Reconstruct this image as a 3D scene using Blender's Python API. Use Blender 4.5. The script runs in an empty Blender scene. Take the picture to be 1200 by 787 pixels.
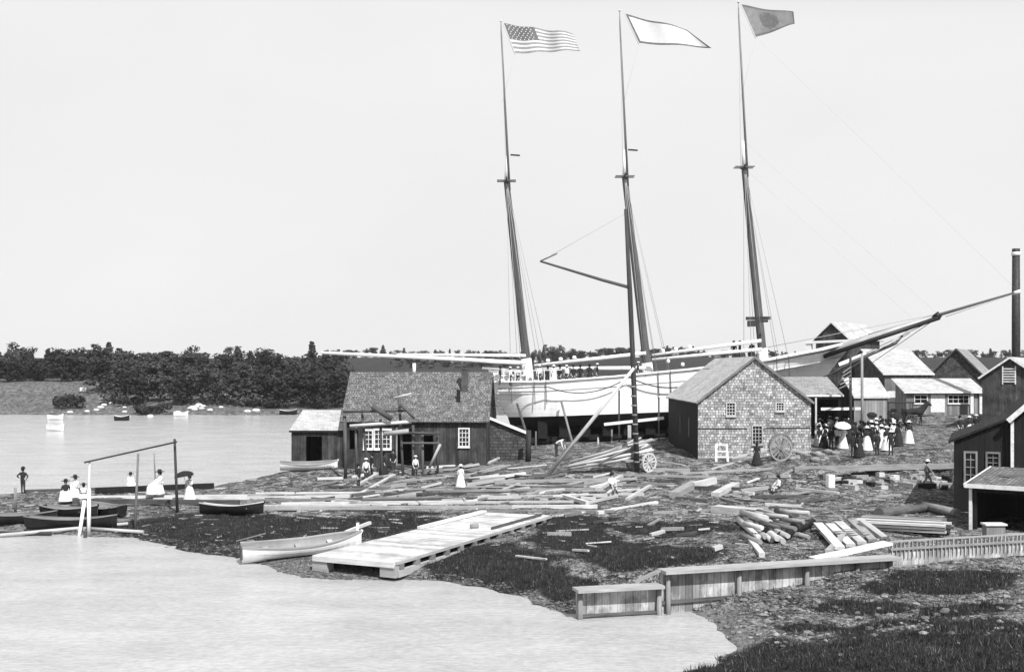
import bpy, bmesh, math, random
import numpy as np
from mathutils import Vector, Matrix, Euler
random.seed(7); RNG = np.random.default_rng(11)
SC = bpy.context.scene; COL = SC.collection
R = math.radians

# ------------------------------------------------------------------ camera, light, exposure
F = 1300.0; CZ = 9.0; HY = 432.0; CX = 600.0
cd = bpy.data.cameras.new('camera'); cam = bpy.data.objects.new('camera', cd); COL.objects.link(cam)
cam.location = (0, 0, CZ); cam.rotation_euler = (R(90), 0, 0)
cd.sensor_width = 36; cd.lens = F/1200*36; cd.shift_y = (HY-393.5)/1200; cd.clip_start = .5; cd.clip_end = 6000
SC.camera = cam
HAZE = .0001; SUN_EL, SUN_AZ, SKYK = 49, 24, 2.05          # azimuth: degrees to the right of straight behind the camera
sd = Vector((math.sin(R(SUN_AZ))*math.cos(R(SUN_EL)), -math.cos(R(SUN_AZ))*math.cos(R(SUN_EL)), math.sin(R(SUN_EL))))
sl = bpy.data.lights.new('sun', 'SUN'); sl.energy = 5.0; sl.angle = R(.5); sl.color = (1, 1, 1)
so = bpy.data.objects.new('sun', sl); COL.objects.link(so); so.location = (20, -20, 60)
so.rotation_euler = sd.to_track_quat('Z', 'Y').to_euler()
wd = bpy.data.worlds.new('World'); SC.world = wd; wd.use_nodes = True
nt = wd.node_tree; nt.nodes.clear()
sky = nt.nodes.new('ShaderNodeTexSky'); sky.sky_type = 'NISHITA'; sky.sun_disc = False
sky.sun_elevation = R(SUN_EL); sky.sun_rotation = R(180-SUN_AZ); sky.dust_density = 1.6; sky.air_density = 1.0
sep = nt.nodes.new('ShaderNodeSeparateColor'); bg = nt.nodes.new('ShaderNodeBackground'); wo = nt.nodes.new('ShaderNodeOutputWorld')
nt.links.new(sky.outputs[0], sep.inputs[0])
# hazy summer sky as a blue-sensitive plate records it: blue mixed with the pale horizon light, no colour
def wmath(op, a, b):
    n = nt.nodes.new('ShaderNodeMath'); n.operation = op
    for i, x in enumerate((a, b)):
        if isinstance(x, (int, float)): n.inputs[i].default_value = x
        else: nt.links.new(x, n.inputs[i])
    return n.outputs[0]
val = wmath('ADD', wmath('MULTIPLY', sep.outputs[2], .25), sep.outputs[0])
val = wmath('MINIMUM', wmath('MULTIPLY', wmath('POWER', wmath('MAXIMUM', val, .01), 1.0), SKYK), 5.95)
stc = nt.nodes.new('ShaderNodeTexCoord'); smp = nt.nodes.new('ShaderNodeMapping'); smp.inputs['Scale'].default_value = (1, 1, 2.5); nt.links.new(stc.outputs['Generated'], smp.inputs[0])
snz = nt.nodes.new('ShaderNodeTexNoise'); snz.inputs['Scale'].default_value = 2.6; snz.inputs['Detail'].default_value = 6; nt.links.new(smp.outputs[0], snz.inputs['Vector'])
val = wmath('MULTIPLY', val, wmath('ADD', wmath('MULTIPLY', snz.outputs[0], .16), .92))      # faint high haze
comb = nt.nodes.new('ShaderNodeCombineColor')
for k in range(3): nt.links.new(val, comb.inputs[k])
nt.links.new(comb.outputs[0], bg.inputs[0]); bg.inputs[1].default_value = .12
nt.links.new(bg.outputs[0], wo.inputs[0])
SC.view_settings.view_transform = 'Standard'; SC.view_settings.look = 'None'; SC.view_settings.gamma = 1
SC.view_settings.exposure = 0.3; SC.view_settings.use_curve_mapping = False
SC.render.engine = 'CYCLES'

# ------------------------------------------------------------------ helpers
def W(px, py, d): return Vector(((px-CX)/F*d, d, CZ-(py-HY)/F*d))
def V(*a): return Vector(a)

class MB:
    def __init__(s): s.v = []; s.f = []; s.m = []; s.ax = []; s.smooth = []
    def face(s, pts, m=0, ax=None, smooth=False):
        i = len(s.v); s.v += [Vector(p) for p in pts]; s.f.append(list(range(i, i+len(pts)))); s.m.append(m); s.ax.append(ax); s.smooth.append(smooth)
    def mesh(s, vs, fs, m=0, ax=None, smooth=False):
        i = len(s.v); s.v += [Vector(p) for p in vs]
        for f in fs: s.f.append([i+k for k in f]); s.m.append(m); s.ax.append(ax); s.smooth.append(smooth)
    def box(s, c, size, rz=0, m=0, ax=None):
        c = Vector(c); hx, hy, hz = size[0]/2, size[1]/2, size[2]/2; q = Matrix.Rotation(rz, 3, 'Z')
        vs = [c+q@Vector((x*hx, y*hy, z*hz)) for z in (-1, 1) for y in (-1, 1) for x in (-1, 1)]
        if ax is None:
            k = max(range(3), key=lambda i: size[i]); ax = q@Vector([1.0 if i == k else 0.0 for i in range(3)])
        s.mesh(vs, [(0,2,3,1),(4,5,7,6),(0,1,5,4),(2,6,7,3),(0,4,6,2),(1,3,7,5)], m, ax)
        return s
    def beam(s, a, b, w=.1, h=None, m=0, up=(0,0,1), t=1.0):
        a, b = Vector(a), Vector(b); h = w if h is None else h; d = (b-a).normalized(); up = Vector(up)
        if abs(d.dot(up)) > .97: up = Vector((0, 1, 0))
        x = d.cross(up).normalized(); y = x.cross(d).normalized(); vs = []
        for p, k in ((a, 1), (b, t)):
            for sx, sy in ((-1,-1),(1,-1),(1,1),(-1,1)): vs.append(p+x*sx*w/2*k+y*sy*h/2*k)
        s.mesh(vs, [(0,3,2,1),(4,5,6,7),(0,1,5,4),(1,2,6,5),(2,3,7,6),(3,0,4,7)], m, d); return s
    def tube(s, pts, r, n=8, m=0, cap=True, wob=0):
        pts = [Vector(p) for p in pts]; N = len(pts)
        rr = r if isinstance(r, (list, tuple)) else [r]*N; vs = []; fs = []
        for i, p in enumerate(pts):
            d = (pts[min(i+1, N-1)]-pts[max(i-1, 0)]).normalized()
            up = Vector((0, 0, 1)) if abs(d.z) < .95 else Vector((0, 1, 0))
            x = d.cross(up).normalized(); y = x.cross(d)
            for k in range(n):
                a = 2*math.pi*k/n; q = rr[i]*(1+(random.uniform(-wob, wob) if wob else 0)); vs.append(p+x*math.cos(a)*q+y*math.sin(a)*q)
        for i in range(N-1):
            for k in range(n): fs.append((i*n+k, i*n+(k+1) % n, (i+1)*n+(k+1) % n, (i+1)*n+k))
        s.mesh(vs, fs, m, (pts[-1]-pts[0]).normalized(), True)
        if cap:
            b = len(s.v)-len(vs)
            s.f.append([b+k for k in range(n)][::-1]); s.m.append(m); s.ax.append(Vector((1,0,0))); s.smooth.append(False)
            s.f.append([b+(N-1)*n+k for k in range(n)]); s.m.append(m); s.ax.append(Vector((1,0,0))); s.smooth.append(False)
        return s
    def lathe(s, prof, c=(0,0,0), n=16, m=0, sx=1, sy=1):
        c = Vector(c); vs = []; fs = []
        for r, z in prof:
            for k in range(n): a = 2*math.pi*k/n; vs.append(c+Vector((r*sx*math.cos(a), r*sy*math.sin(a), z)))
        for i in range(len(prof)-1):
            for k in range(n): fs.append((i*n+k, i*n+(k+1) % n, (i+1)*n+(k+1) % n, (i+1)*n+k))
        s.mesh(vs, fs, m, Vector((0,0,1)), True); return s
    def build(s, name, mats, parent=None, off=None):
        me = bpy.data.meshes.new(name); pa = parent
        while off is None and pa is not None:
            if '_off' in pa: off = Vector(pa['_off'])
            pa = pa.parent
        me.from_pydata([tuple(v-off) if off is not None else tuple(v) for v in s.v], [], s.f)
        mats = mats if isinstance(mats, (list, tuple)) else [mats]
        for m in mats: me.materials.append(m)
        me.polygons.foreach_set('material_index', s.m); me.polygons.foreach_set('use_smooth', s.smooth)
        uvl = me.uv_layers.new(name='UVMap'); uv = []
        for f, ax in zip(s.f, s.ax):
            p = [s.v[i] for i in f]; n = Vector((0,0,0))
            for i in range(len(p)): n += (p[i]-p[0]).cross(p[(i+1) % len(p)]-p[0])
            if n.length < 1e-12: n = Vector((0,0,1))
            n.normalize(); a = Vector(ax) if ax is not None else (Vector((1,0,0)) if abs(n.x) < .9 else Vector((0,1,0)))
            a = a-n*a.dot(n)
            if a.length < 1e-3: a = n.orthogonal()
            a.normalize(); b = n.cross(a)
            for q in p: uv += [q.dot(a), q.dot(b)]
        uvl.data.foreach_set('uv', uv)
        me.update(); o = bpy.data.objects.new(name, me); COL.objects.link(o)
        if parent is not None: o.parent = parent
        return o

def tag(o, label=None, cat=None, group=None, kind=None):
    if label: o['label'] = label
    if cat: o['category'] = cat
    if group: o['group'] = group
    if kind: o['kind'] = kind
    return o
def thing(name, label, cat, loc=(0,0,0), rz=0, group=None, world=False):
    o = bpy.data.objects.new(name, None); COL.objects.link(o); o.location = loc; o.rotation_euler = (0, 0, rz); o.empty_display_size = .3
    tag(o, label, cat, group)
    if world: o['_off'] = list(loc)
    return o
def copy_tree(o, parent=None):
    c = o.copy(); COL.objects.link(c); c.parent = parent
    for ch in list(o.children): copy_tree(ch, c)
    return c
def place(proto, used, loc, rz=0, sc=1, label=None, group=None):
    o = proto if id(proto) not in used else copy_tree(proto)
    used.add(id(proto)); o.location = loc; o.rotation_euler = (0, 0, rz); o.scale = (sc,)*3
    if label: o['label'] = label
    if group: o['group'] = group
    return o
used = set()

# ------------------------------------------------------------------ materials (all neutral greys: the place as a black and white plate records it)
def newmat(name, rough=.85, spec=.25):
    m = bpy.data.materials.new(name); m.use_nodes = True; t = m.node_tree; b = t.nodes['Principled BSDF']
    b.inputs['Roughness'].default_value = rough; b.inputs['Specular IOR Level'].default_value = spec
    return m, t, b
def N(t, ty, **kw):
    n = t.nodes.new(ty)
    for k, v in kw.items(): setattr(n, k, v)
    return n
def ramp(t, src, stops):
    r = N(t, 'ShaderNodeValToRGB'); e = r.color_ramp.elements
    while len(e) < len(stops): e.new(.5)
    for i, (p, c) in enumerate(stops): e[i].position = p; e[i].color = (c, c, c, 1)
    t.links.new(src, r.inputs[0]); return r.outputs[0]
def noise(t, vec, scale, detail=4, rough=.6):
    n = N(t, 'ShaderNodeTexNoise'); n.inputs['Scale'].default_value = scale; n.inputs['Detail'].default_value = detail; n.inputs['Roughness'].default_value = rough
    t.links.new(vec, n.inputs['Vector']); return n.outputs[0]
def mapping(t, vec, scale):
    n = N(t, 'ShaderNodeMapping'); n.inputs['Scale'].default_value = scale; t.links.new(vec, n.inputs[0]); return n.outputs[0]
def mul(t, a, b, op='MULTIPLY'):
    n = N(t, 'ShaderNodeMath', operation=op)
    for i, x in enumerate((a, b)):
        if isinstance(x, (int, float)): n.inputs[i].default_value = x
        else: t.links.new(x, n.inputs[i])
    return n.outputs[0]
def bump(t, b, h, dist, st=.6):
    n = N(t, 'ShaderNodeBump'); n.inputs['Distance'].default_value = dist; n.inputs['Strength'].default_value = st
    t.links.new(h, n.inputs['Height']); t.links.new(n.outputs[0], b.inputs['Normal'])

def flat_mat(name, lo, hi, scale=3, rough=.85, bd=.01, spec=.25):
    m, t, b = newmat(name, rough, spec); tc = N(t, 'ShaderNodeTexCoord')
    n = noise(t, tc.outputs['Object'], scale, 5, .65); c = ramp(t, n, [(.3, lo), (.7, hi)])
    t.links.new(c, b.inputs['Base Color']); bump(t, b, n, bd); return m
def streak_mat(name, lo, hi):
    m, t, b = newmat(name, .6); tc = N(t, 'ShaderNodeTexCoord'); n = noise(t, mapping(t, tc.outputs['Object'], (.12, .12, 4.5)), 1, 5, .7); n2 = noise(t, mapping(t, tc.outputs['Object'], (1.5, 1.5, .3)), 1, 4, .7)
    c = ramp(t, mul(t, mul(t, n, .6), mul(t, n2, .4), 'ADD'), [(.36, lo), (.52, hi)]); t.links.new(c, b.inputs['Base Color']); bump(t, b, n, .02); return m
def wood_mat(name, lo, hi, board=0, spread=.35, rough=.85, stain=0):
    m, t, b = newmat(name, rough); tc = N(t, 'ShaderNodeTexCoord'); oi = N(t, 'ShaderNodeObjectInfo')
    uv = tc.outputs['UV']; g = noise(t, mapping(t, uv, (.7, 14, 1)), 1, 5, .7); big = noise(t, uv, .8, 3)
    c = ramp(t, mul(t, mul(t, g, .6), mul(t, big, .4), 'ADD'), [(.33, lo), (.66, hi)])
    rnd = mul(t, mul(t, oi.outputs['Random'], spread), 1-spread/2, 'ADD'); c = mul(t, c, rnd)
    h = g
    if board:
        sx = N(t, 'ShaderNodeSeparateXYZ'); t.links.new(uv, sx.inputs[0]); v = mul(t, sx.outputs[1], 1/board)
        fl = mul(t, v, 0, 'FLOOR'); fr = mul(t, v, 0, 'FRACT')
        wn = N(t, 'ShaderNodeTexWhiteNoise', noise_dimensions='1D'); t.links.new(fl, wn.inputs['W'])
        c = mul(t, c, mul(t, mul(t, wn.outputs[0], .6), .65, 'ADD'))
        gap = ramp(t, fr, [(.0, .15), (.1, 1)]); c = mul(t, c, gap); h = mul(t, mul(t, g, .3), gap, 'ADD')
    if stain:
        st_ = ramp(t, noise(t, mapping(t, tc.outputs['Object'], (1.1, 1.1, .6)), 1, 6, .75), [(.42, 1-stain), (.56, 1)]); c = mul(t, c, st_)
    t.links.new(c, b.inputs['Base Color']); bump(t, b, h, .015); return m
def shingle_mat(name, lo, hi, mortar, rw=.26, bw=.36, rough=.9, light=None):
    m, t, b = newmat(name, rough); tc = N(t, 'ShaderNodeTexCoord')
    wv = N(t, 'ShaderNodeTexNoise'); wv.inputs['Scale'].default_value = 1.7; wv.inputs['Detail'].default_value = 5; t.links.new(tc.outputs['UV'], wv.inputs['Vector'])
    vm = N(t, 'ShaderNodeVectorMath', operation='SCALE'); vm.inputs['Scale'].default_value = .06; t.links.new(wv.outputs['Color'], vm.inputs[0])
    va = N(t, 'ShaderNodeVectorMath', operation='ADD'); t.links.new(tc.outputs['UV'], va.inputs[0]); t.links.new(vm.outputs[0], va.inputs[1])
    br = N(t, 'ShaderNodeTexBrick'); t.links.new(va.outputs[0], br.inputs['Vector'])
    br.inputs['Color1'].default_value = (0, 0, 0, 1); br.inputs['Color2'].default_value = (1, 1, 1, 1); br.inputs['Mortar'].default_value = (0, 0, 0, 1)
    br.inputs['Scale'].default_value = 1; br.inputs['Brick Width'].default_value = bw; br.inputs['Row Height'].default_value = rw
    br.inputs['Mortar Size'].default_value = .022; br.inputs['Mortar Smooth'].default_value = .3; br.offset_frequency = 2; br.squash = .8; br.squash_frequency = 3
    n = noise(t, tc.outputs['UV'], 2.2, 6, .7); n2 = noise(t, tc.outputs['UV'], .35, 3)
    n5 = noise(t, mapping(t, tc.outputs['UV'], (9, 2.5, 1)), 1, 4, .7); val = mul(t, mul(t, br.outputs[0], .31), mul(t, mul(t, n, .4), mul(t, n5, .58), 'ADD'), 'ADD')
    c = ramp(t, val, [(.3, lo), (.62, (lo+hi)/2), (.85, hi)]); c = mul(t, c, mul(t, mul(t, n2, .8), .6, 'ADD')); c = mul(t, c, ramp(t, noise(t, mapping(t, tc.outputs['UV'], (1, 1.6, 1)), 1.1, 6, .8), [(.38, .72), (.6, 1.1)]))
    mm = mul(t, 1, br.outputs['Fac'], 'SUBTRACT'); c = mul(t, c, mul(t, mul(t, mm, 1-mortar), mortar, 'ADD'))
    t.links.new(c, b.inputs['Base Color']); bump(t, b, mul(t, mm, mul(t, br.outputs[0], .4), 'ADD'), .03); return m

M = dict(
    timber=wood_mat('sawn timber', .26, .54, spread=.75), timber_mid=wood_mat('weathered timber', .1, .28, spread=.6), timber_dark=wood_mat('old dark timber', .03, .12, spread=.5),
    plank_deck=wood_mat('pale deck planking', .42, .72, board=.24, stain=.3), bark=wood_mat('bark', .04, .16), siding=wood_mat('weathered board siding', .022, .1, board=.24, stain=.5),
    siding_dark=wood_mat('tarred and shade-dark siding', .005, .022, board=.26), siding_pale=wood_mat('pale board siding', .16, .3, board=.28),  # siding_dark: tar on the black sheds, painted shade on the shingle shed's sides
    bulk=wood_mat('bulkhead boards', .3, .62, board=.3, stain=.55), picket=wood_mat('picket board', .26, .52, spread=.7),
    white=flat_mat('white paint', .72, .84, 2, .55), hull_white=streak_mat('white hull paint', .62, .84),
    trim=flat_mat('weathered white trim', .5, .78, 4, .7), black=flat_mat('black paint', .008, .02, 3, .5), iron=flat_mat('sooty iron', .015, .05, 3, .6),
    spar=wood_mat('oiled spar', .05, .13), spar_pale=wood_mat('pale topmast', .14, .26), spar_dark=wood_mat('dark pole', .02, .06), rope=flat_mat('tarred rope', .03, .06, 9), rope_grey=flat_mat('thin rigging', .3, .4, 9), rope_pale=flat_mat('manila rope', .4, .6, 9),
    roof_old=shingle_mat('old shingle roof', .035, .24, .6, .2, .24), wall_shingle=shingle_mat('cedar shingle wall', .04, .66, .72, .2, .24),
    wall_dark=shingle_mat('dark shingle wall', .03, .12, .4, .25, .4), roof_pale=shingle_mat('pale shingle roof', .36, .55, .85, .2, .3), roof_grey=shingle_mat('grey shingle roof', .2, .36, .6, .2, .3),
    brick=shingle_mat('brick', .06, .16, .8, .08, .22), glass=flat_mat('window glass', .01, .02, 1, .08, spec=.8), dark=flat_mat('shade black', .008, .015),  # dark: near-black standing in for shade under the ship and the float
    skin=flat_mat('skin', .4, .48, 5), suit=flat_mat('dark suit cloth', .012, .03, 9), trouser=flat_mat('dark trouser cloth', .02, .05, 9), shirt=flat_mat('white shirt cloth', .68, .8, 9),
    greycloth=flat_mat('grey cloth', .16, .24, 9), hair=flat_mat('dark hair', .015, .03, 9), straw=flat_mat('straw hat', .55, .7, 9), felt=flat_mat('black felt', .01, .02, 9),
    stone=flat_mat('stone', .09, .34, 2.5, bd=.05), stone_dark=flat_mat('dark stone', .05, .16, 2.5, bd=.05), chip=flat_mat('wood chips', .35, .8, 1.5), leaf=flat_mat('foliage', .02, .075, .3), leaf_dark=flat_mat('dark foliage', .01, .04, .3), leaf_pale=flat_mat('paler foliage', .07, .15, .4),
    horse=flat_mat('dark horse coat', .012, .03, 5), flag_dark=flat_mat('dark bunting', .1, .16, 4), flag_stripe=flat_mat('faded stripe bunting', .2, .3, 4), flag_white=flat_mat('white bunting', .55, .62, 4), flag_grey=flat_mat('grey bunting', .17, .24, 2),
    antifoul=flat_mat('dark bottom paint', .006, .018, 1.5), grass=flat_mat('grass blades', .012, .05, 2), grass_dry=flat_mat('dry grass', .07, .16, 2), lattice=flat_mat('net', .3, .5))

# ------------------------------------------------------------------ terrain height
def sm(a, b, x):
    t = np.clip((x-a)/(b-a), 0, 1); return t*t*(3-2*t)
CP = []
def cp(px, py, z): d = (CZ-z)*F/(py-HY); CP.append(((px-CX)/F*d, d, z))
for px, py in ((-60,618),(0,622),(60,625),(100,628),(160,634),(220,648),(290,660),(345,674),(400,678),(470,680),(520,680),(560,686),(620,700),(676,716)): cp(px, py, 0)
for px, py in ((0,650),(100,665),(220,690),(345,715),(470,725),(560,740),(640,770),(0,760),(300,787)): cp(px, py, -.9)
for px, py in ((-60,583),(0,582),(80,578),(150,574),(250,571),(320,563)): cp(px, py, 0)
for x, y in ((-50,98),(-40,95),(-28,100),(-15,112),(-45,120),(-20,128),(-5,125)): CP.append((x, y, -1.0))
for a in ((27,577,.5),(0,600,.35),(100,600,.4),(200,598,.45),(140,585,.5),(260,590,.6),(260,612,.45),(300,630,.3),(420,635,.35),(480,655,.25),(420,605,.55),(560,650,.5),(620,660,.5),(640,680,.4),
          (620,620,.7),(700,600,.9),(700,650,.75),(760,640,.9),(760,672,.9),(850,610,1.2),(750,575,1.3),(600,575,1.1),(450,575,.9),(380,560,1.0),(345,549,1.25),(380,548,1.4),(405,552,1.3),(335,556,.7),(450,550,1.3),(560,550,1.4),(640,545,1.7),(747,554,1.8),(817,533,2.5),
          (700,530,2.0),(950,526,2.85),(890,545,2.2),(830,560,1.7),(960,575,1.45),(1087,571,1.4),(1040,600,1.3),(1120,548,2.3),(1060,549,2.3),(980,552,2.3),(1110,564,1.5),(1000,566,1.5),(1100,612,1.3),(980,640,1.25),(900,655,1.3),(800,664,1.15),
          (1180,604,1.2),(1250,600,1.2),(1140,630,1.2),(1100,500,3.3),(1150,482,3.9),(1010,500,3.3),(1200,520,3.0),(1300,560,2.4),(700,515,2.3),(600,515,1.9),
          (870,703,.35),(960,695,.55),(1045,682,.85),(1120,664,1.0),(1200,655,1.1),(1300,650,1.2),(800,728,-.15),(740,728,-.6),
          (870,722,.2),(862,745,0),(860,762,0),(1000,715,.7),(1200,700,1.0),(1100,745,1.2),(960,755,.75),(800,787,0),(900,787,.8),(1100,787,1.7),(1250,787,2.1),(760,760,-.6),(700,787,-.9)): cp(*a)
for a in ((6,18,1.2),(12,16,3),(20,18,3.5),(0,20,-.7),(-20,20,-1),(-40,30,-1),(-45,50,-1),(30,30,2.4),(45,45,1.8),(60,60,2.2),(60,90,3.4),(60,120,4.2),(60,150,5),(40,130,4.4),(40,150,5),(20,120,3.2),(20,150,3.5),(8,125,3.2),(4,116,2.9),(14,118,3.0),(0,120,2.9),(-2,113,2.6),(0,150,-.8),(-40,150,-1),(32,100,3.2),(10,110,2.6),(-12,105,1.2),(-6,112,1.9)): CP.append(a)
CP = np.array(CP)
def phi(r): return np.where(r > 1e-9, r*r*np.log(r+1e-9), 0)
def rbf_fit(cp_, lam=.6):
    n = len(cp_); D = np.hypot(cp_[:,None,0]-cp_[None,:,0], cp_[:,None,1]-cp_[None,:,1]); K = phi(D)+lam*np.eye(n)
    P = np.c_[np.ones(n), cp_[:,:2]]; A = np.block([[K, P],[P.T, np.zeros((3,3))]]); return np.linalg.solve(A, np.r_[cp_[:,2], 0,0,0])
WTS = rbf_fit(CP)
GX = np.arange(-60, 75, .5); GY = np.arange(8, 160, .5)
gx, gy = np.meshgrid(GX, GY, indexing='ij'); Q = np.c_[gx.ravel(), gy.ravel()]
Hh = np.zeros(len(Q))
for i in range(0, len(Q), 20000):
    q = Q[i:i+20000]; D = np.hypot(q[:,None,0]-CP[None,:,0], q[:,None,1]-CP[None,:,1]); Hh[i:i+20000] = phi(D)@WTS[:-3]+WTS[-3]+q@WTS[-2:]
def vnoise(x, y, s, seed):
    r = np.random.default_rng(seed).random((257, 257)); u = x*s+40.3; v = y*s+17.7; i = np.floor(u).astype(int); j = np.floor(v).astype(int); fu = u-i; fv = v-j
    fu = fu*fu*(3-2*fu); fv = fv*fv*(3-2*fv); i %= 256; j %= 256
    return (r[i,j]*(1-fu)*(1-fv)+r[i+1,j]*fu*(1-fv)+r[i,j+1]*(1-fu)*fv+r[i+1,j+1]*fu*fv)-.5
H = Hh.reshape(gx.shape)
H += vnoise(gx, gy, .35, 1)*.24+vnoise(gx, gy, .9, 2)*.2+vnoise(gx, gy, 1.9, 3)*.1
H = np.clip(H, -1.5, 6)
def near(x, y):
    x = np.clip(x, -59, 74); y = np.clip(y, 8.5, 158); u = (x+60)/.5; v = (y-8)/.5; i = np.floor(u).astype(int); j = np.floor(v).astype(int)
    i = np.clip(i, 0, len(GX)-2); j = np.clip(j, 0, len(GY)-2); fu = u-i; fv = v-j
    return H[i,j]*(1-fu)*(1-fv)+H[i+1,j]*fu*(1-fv)+H[i,j+1]*(1-fu)*fv+H[i+1,j+1]*fu*fv
def far(x, y):
    ysh = 214+8*vnoise(x, y*0, .03, 5)*2+4*vnoise(x, y*0, .12, 6)
    up = sm(0, 45, y-ysh)*np.where(x < -55, 4.4, 1.8)+sm(8, 75, y-ysh)*2
    z = np.where(y > ysh, .1+(y-ysh).clip(0, 4)*.12+up, (y-ysh).clip(-10, 0)*.15)
    z = z+sm(270, 560, y)*(7.2+2.5*vnoise(x, y, .008, 8))
    chan = sm(5, 45, x)*sm(80, 120, y); zr = np.where(y < 560, 3.6+(y-100)*.028, 16)
    z = z*(1-chan)+np.minimum(zr, 14)*chan
    return z+vnoise(x, y, .1, 9)*.7*sm(215, 240, y)
def hgt(x, y):
    x = np.asarray(x, float); y = np.asarray(y, float); w = sm(132, 156, y); return near(x, y)*(1-w)+far(x, y)*w
def hz(x, y): return float(hgt(np.array([x]), np.array([y]))[0])
DD = np.concatenate([np.arange(15, 150, .08), np.arange(150, 700, 1.)])
def Gp(px, py):
    x = (px-CX)/F*DD; z = CZ-(py-HY)/F*DD; h = np.maximum(hgt(x, DD), -.02); k = np.argmax(z <= h)
    return Vector((x[k], DD[k], h[k]))

# ------------------------------------------------------------------ ground sheet
xs = np.concatenate([-np.geomspace(50, 1800, 34)[::-1], np.arange(-49.5, 62, .4), np.geomspace(62.5, 1800, 32)])
ys = np.concatenate([np.arange(6, 120, .4), np.arange(120, 300, 2.5), np.geomspace(302, 3000, 40)])
X, Y = np.meshgrid(xs, ys, indexing='ij'); Z = hgt(X, Y)
nx, ny = X.shape; vs = np.c_[X.ravel(), Y.ravel(), Z.ravel()]
idx = np.arange(nx*ny).reshape(nx, ny); q = np.stack([idx[:-1,:-1], idx[1:,:-1], idx[1:,1:], idx[:-1,1:]], -1).reshape(-1, 4)
me = bpy.data.meshes.new('ground'); me.vertices.add(len(vs)); me.vertices.foreach_set('co', vs.ravel()); me.loops.add(q.size); me.polygons.add(len(q))
me.loops.foreach_set('vertex_index', q.ravel().astype(np.int32)); me.polygons.foreach_set('loop_start', np.arange(0, q.size, 4, dtype=np.int32)); me.polygons.foreach_set('use_smooth', np.ones(len(q), bool))
me.update(calc_edges=True)
BL = [(330,620,190,22),(230,632,90,22),(450,612,120,14),(600,672,90,38),(560,655,60,25),(680,625,70,26),(770,618,110,12),(800,650,85,14),(720,650,50,22),(660,690,40,22),
      (1110,682,95,18),(1030,690,40,12),(1080,778,290,44),(1200,748,150,34),(880,783,80,20),(1000,712,60,10),(940,735,50,9),(1140,715,60,10)]
def cover(x, y, z):
    px = CX+F*x/y; py = HY-(z-CZ)*F/y; g = np.zeros_like(x)
    wob = vnoise(x, y, .8, 21)*.9+vnoise(x, y, .3, 22)*.8
    for bx, by, rx, ry in BL: g = np.maximum(g, 1-sm(.55, 1.15, np.hypot((px-bx)/rx, (py-by)/ry)+wob*.7))
    g = np.where(y > 205, np.maximum(g, .30+.28*sm(250, 300, y)), g)
    return g
cov = cover(vs[:,0], vs[:,1], vs[:,2])
shore = sm(.45, .02, vs[:,2])*(vs[:,1] < 205)
at = me.color_attributes.new('cover', 'FLOAT_COLOR', 'POINT'); at.data.foreach_set('color', np.c_[cov, shore, cov*0, cov*0+1].ravel())
m, t, b = newmat('yard ground', .95, .1); tc = N(t, 'ShaderNodeTexCoord'); ob = tc.outputs['Object']
n1 = noise(t, ob, 1.3, 6, .75); n2 = noise(t, ob, 7, 4, .7); n3 = noise(t, ob, .15, 3)
n4 = noise(t, ob, 26, 3, .7)
mixn = mul(t, mul(t, mul(t, n1, .38), mul(t, n2, .37), 'ADD'), mul(t, n4, .25), 'ADD')
soil = ramp(t, mixn, [(.44, .012), (.5, .075), (.57, .33)]); soil = mul(t, soil, mul(t, mul(t, n3, .7), .62, 'ADD'))
gr = ramp(t, mixn, [(.38, .006), (.52, .02), (.66, .08)])
mud = ramp(t, mixn, [(.4, .06), (.6, .22)])
ca = N(t, 'ShaderNodeVertexColor', layer_name='cover'); sp = N(t, 'ShaderNodeSeparateColor'); t.links.new(ca.outputs[0], sp.inputs[0])
def mixc(a, c, fac):
    n = N(t, 'ShaderNodeMix', data_type='RGBA'); t.links.new(fac, n.inputs[0]); t.links.new(a, n.inputs[6]); t.links.new(c, n.inputs[7]); return n.outputs[2]
gf = ramp(t, mul(t, sp.outputs[0], mul(t, mul(t, n1, .8), -.4, 'ADD'), 'ADD'), [(.35, 0), (.65, 1)])
t.links.new(mixc(mixc(soil, mud, sp.outputs[1]), gr, gf), b.inputs['Base Color']); bump(t, b, mixn, .12, .8)
me.materials.append(m); go = bpy.data.objects.new('ground', me); COL.objects.link(go); tag(go, kind='structure')

# water
m, t, b = newmat('water', .16, .5); tc = N(t, 'ShaderNodeTexCoord'); ob = tc.outputs['Object']
b.inputs['IOR'].default_value = 1.33
n = noise(t, mapping(t, ob, (1.3, 2.2, 1)), 2.2, 6, .75); n2 = noise(t, mapping(t, ob, (.16, .3, 1)), 1, 7, .75)
c = ramp(t, mul(t, mul(t, n, .5), mul(t, n2, .5), 'ADD'), [(.40, .33), (.60, .50)]); t.links.new(c, b.inputs['Base Color']); bump(t, b, mul(t, n, mul(t, n2, .5), 'ADD'),  .06, .7)
wm = MB(); wm.face([(-1500, -60, 0), (1500, -60, 0), (1500, 320, 0), (-1500, 320, 0)]); tag(wm.build('water', m), kind='structure')

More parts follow.
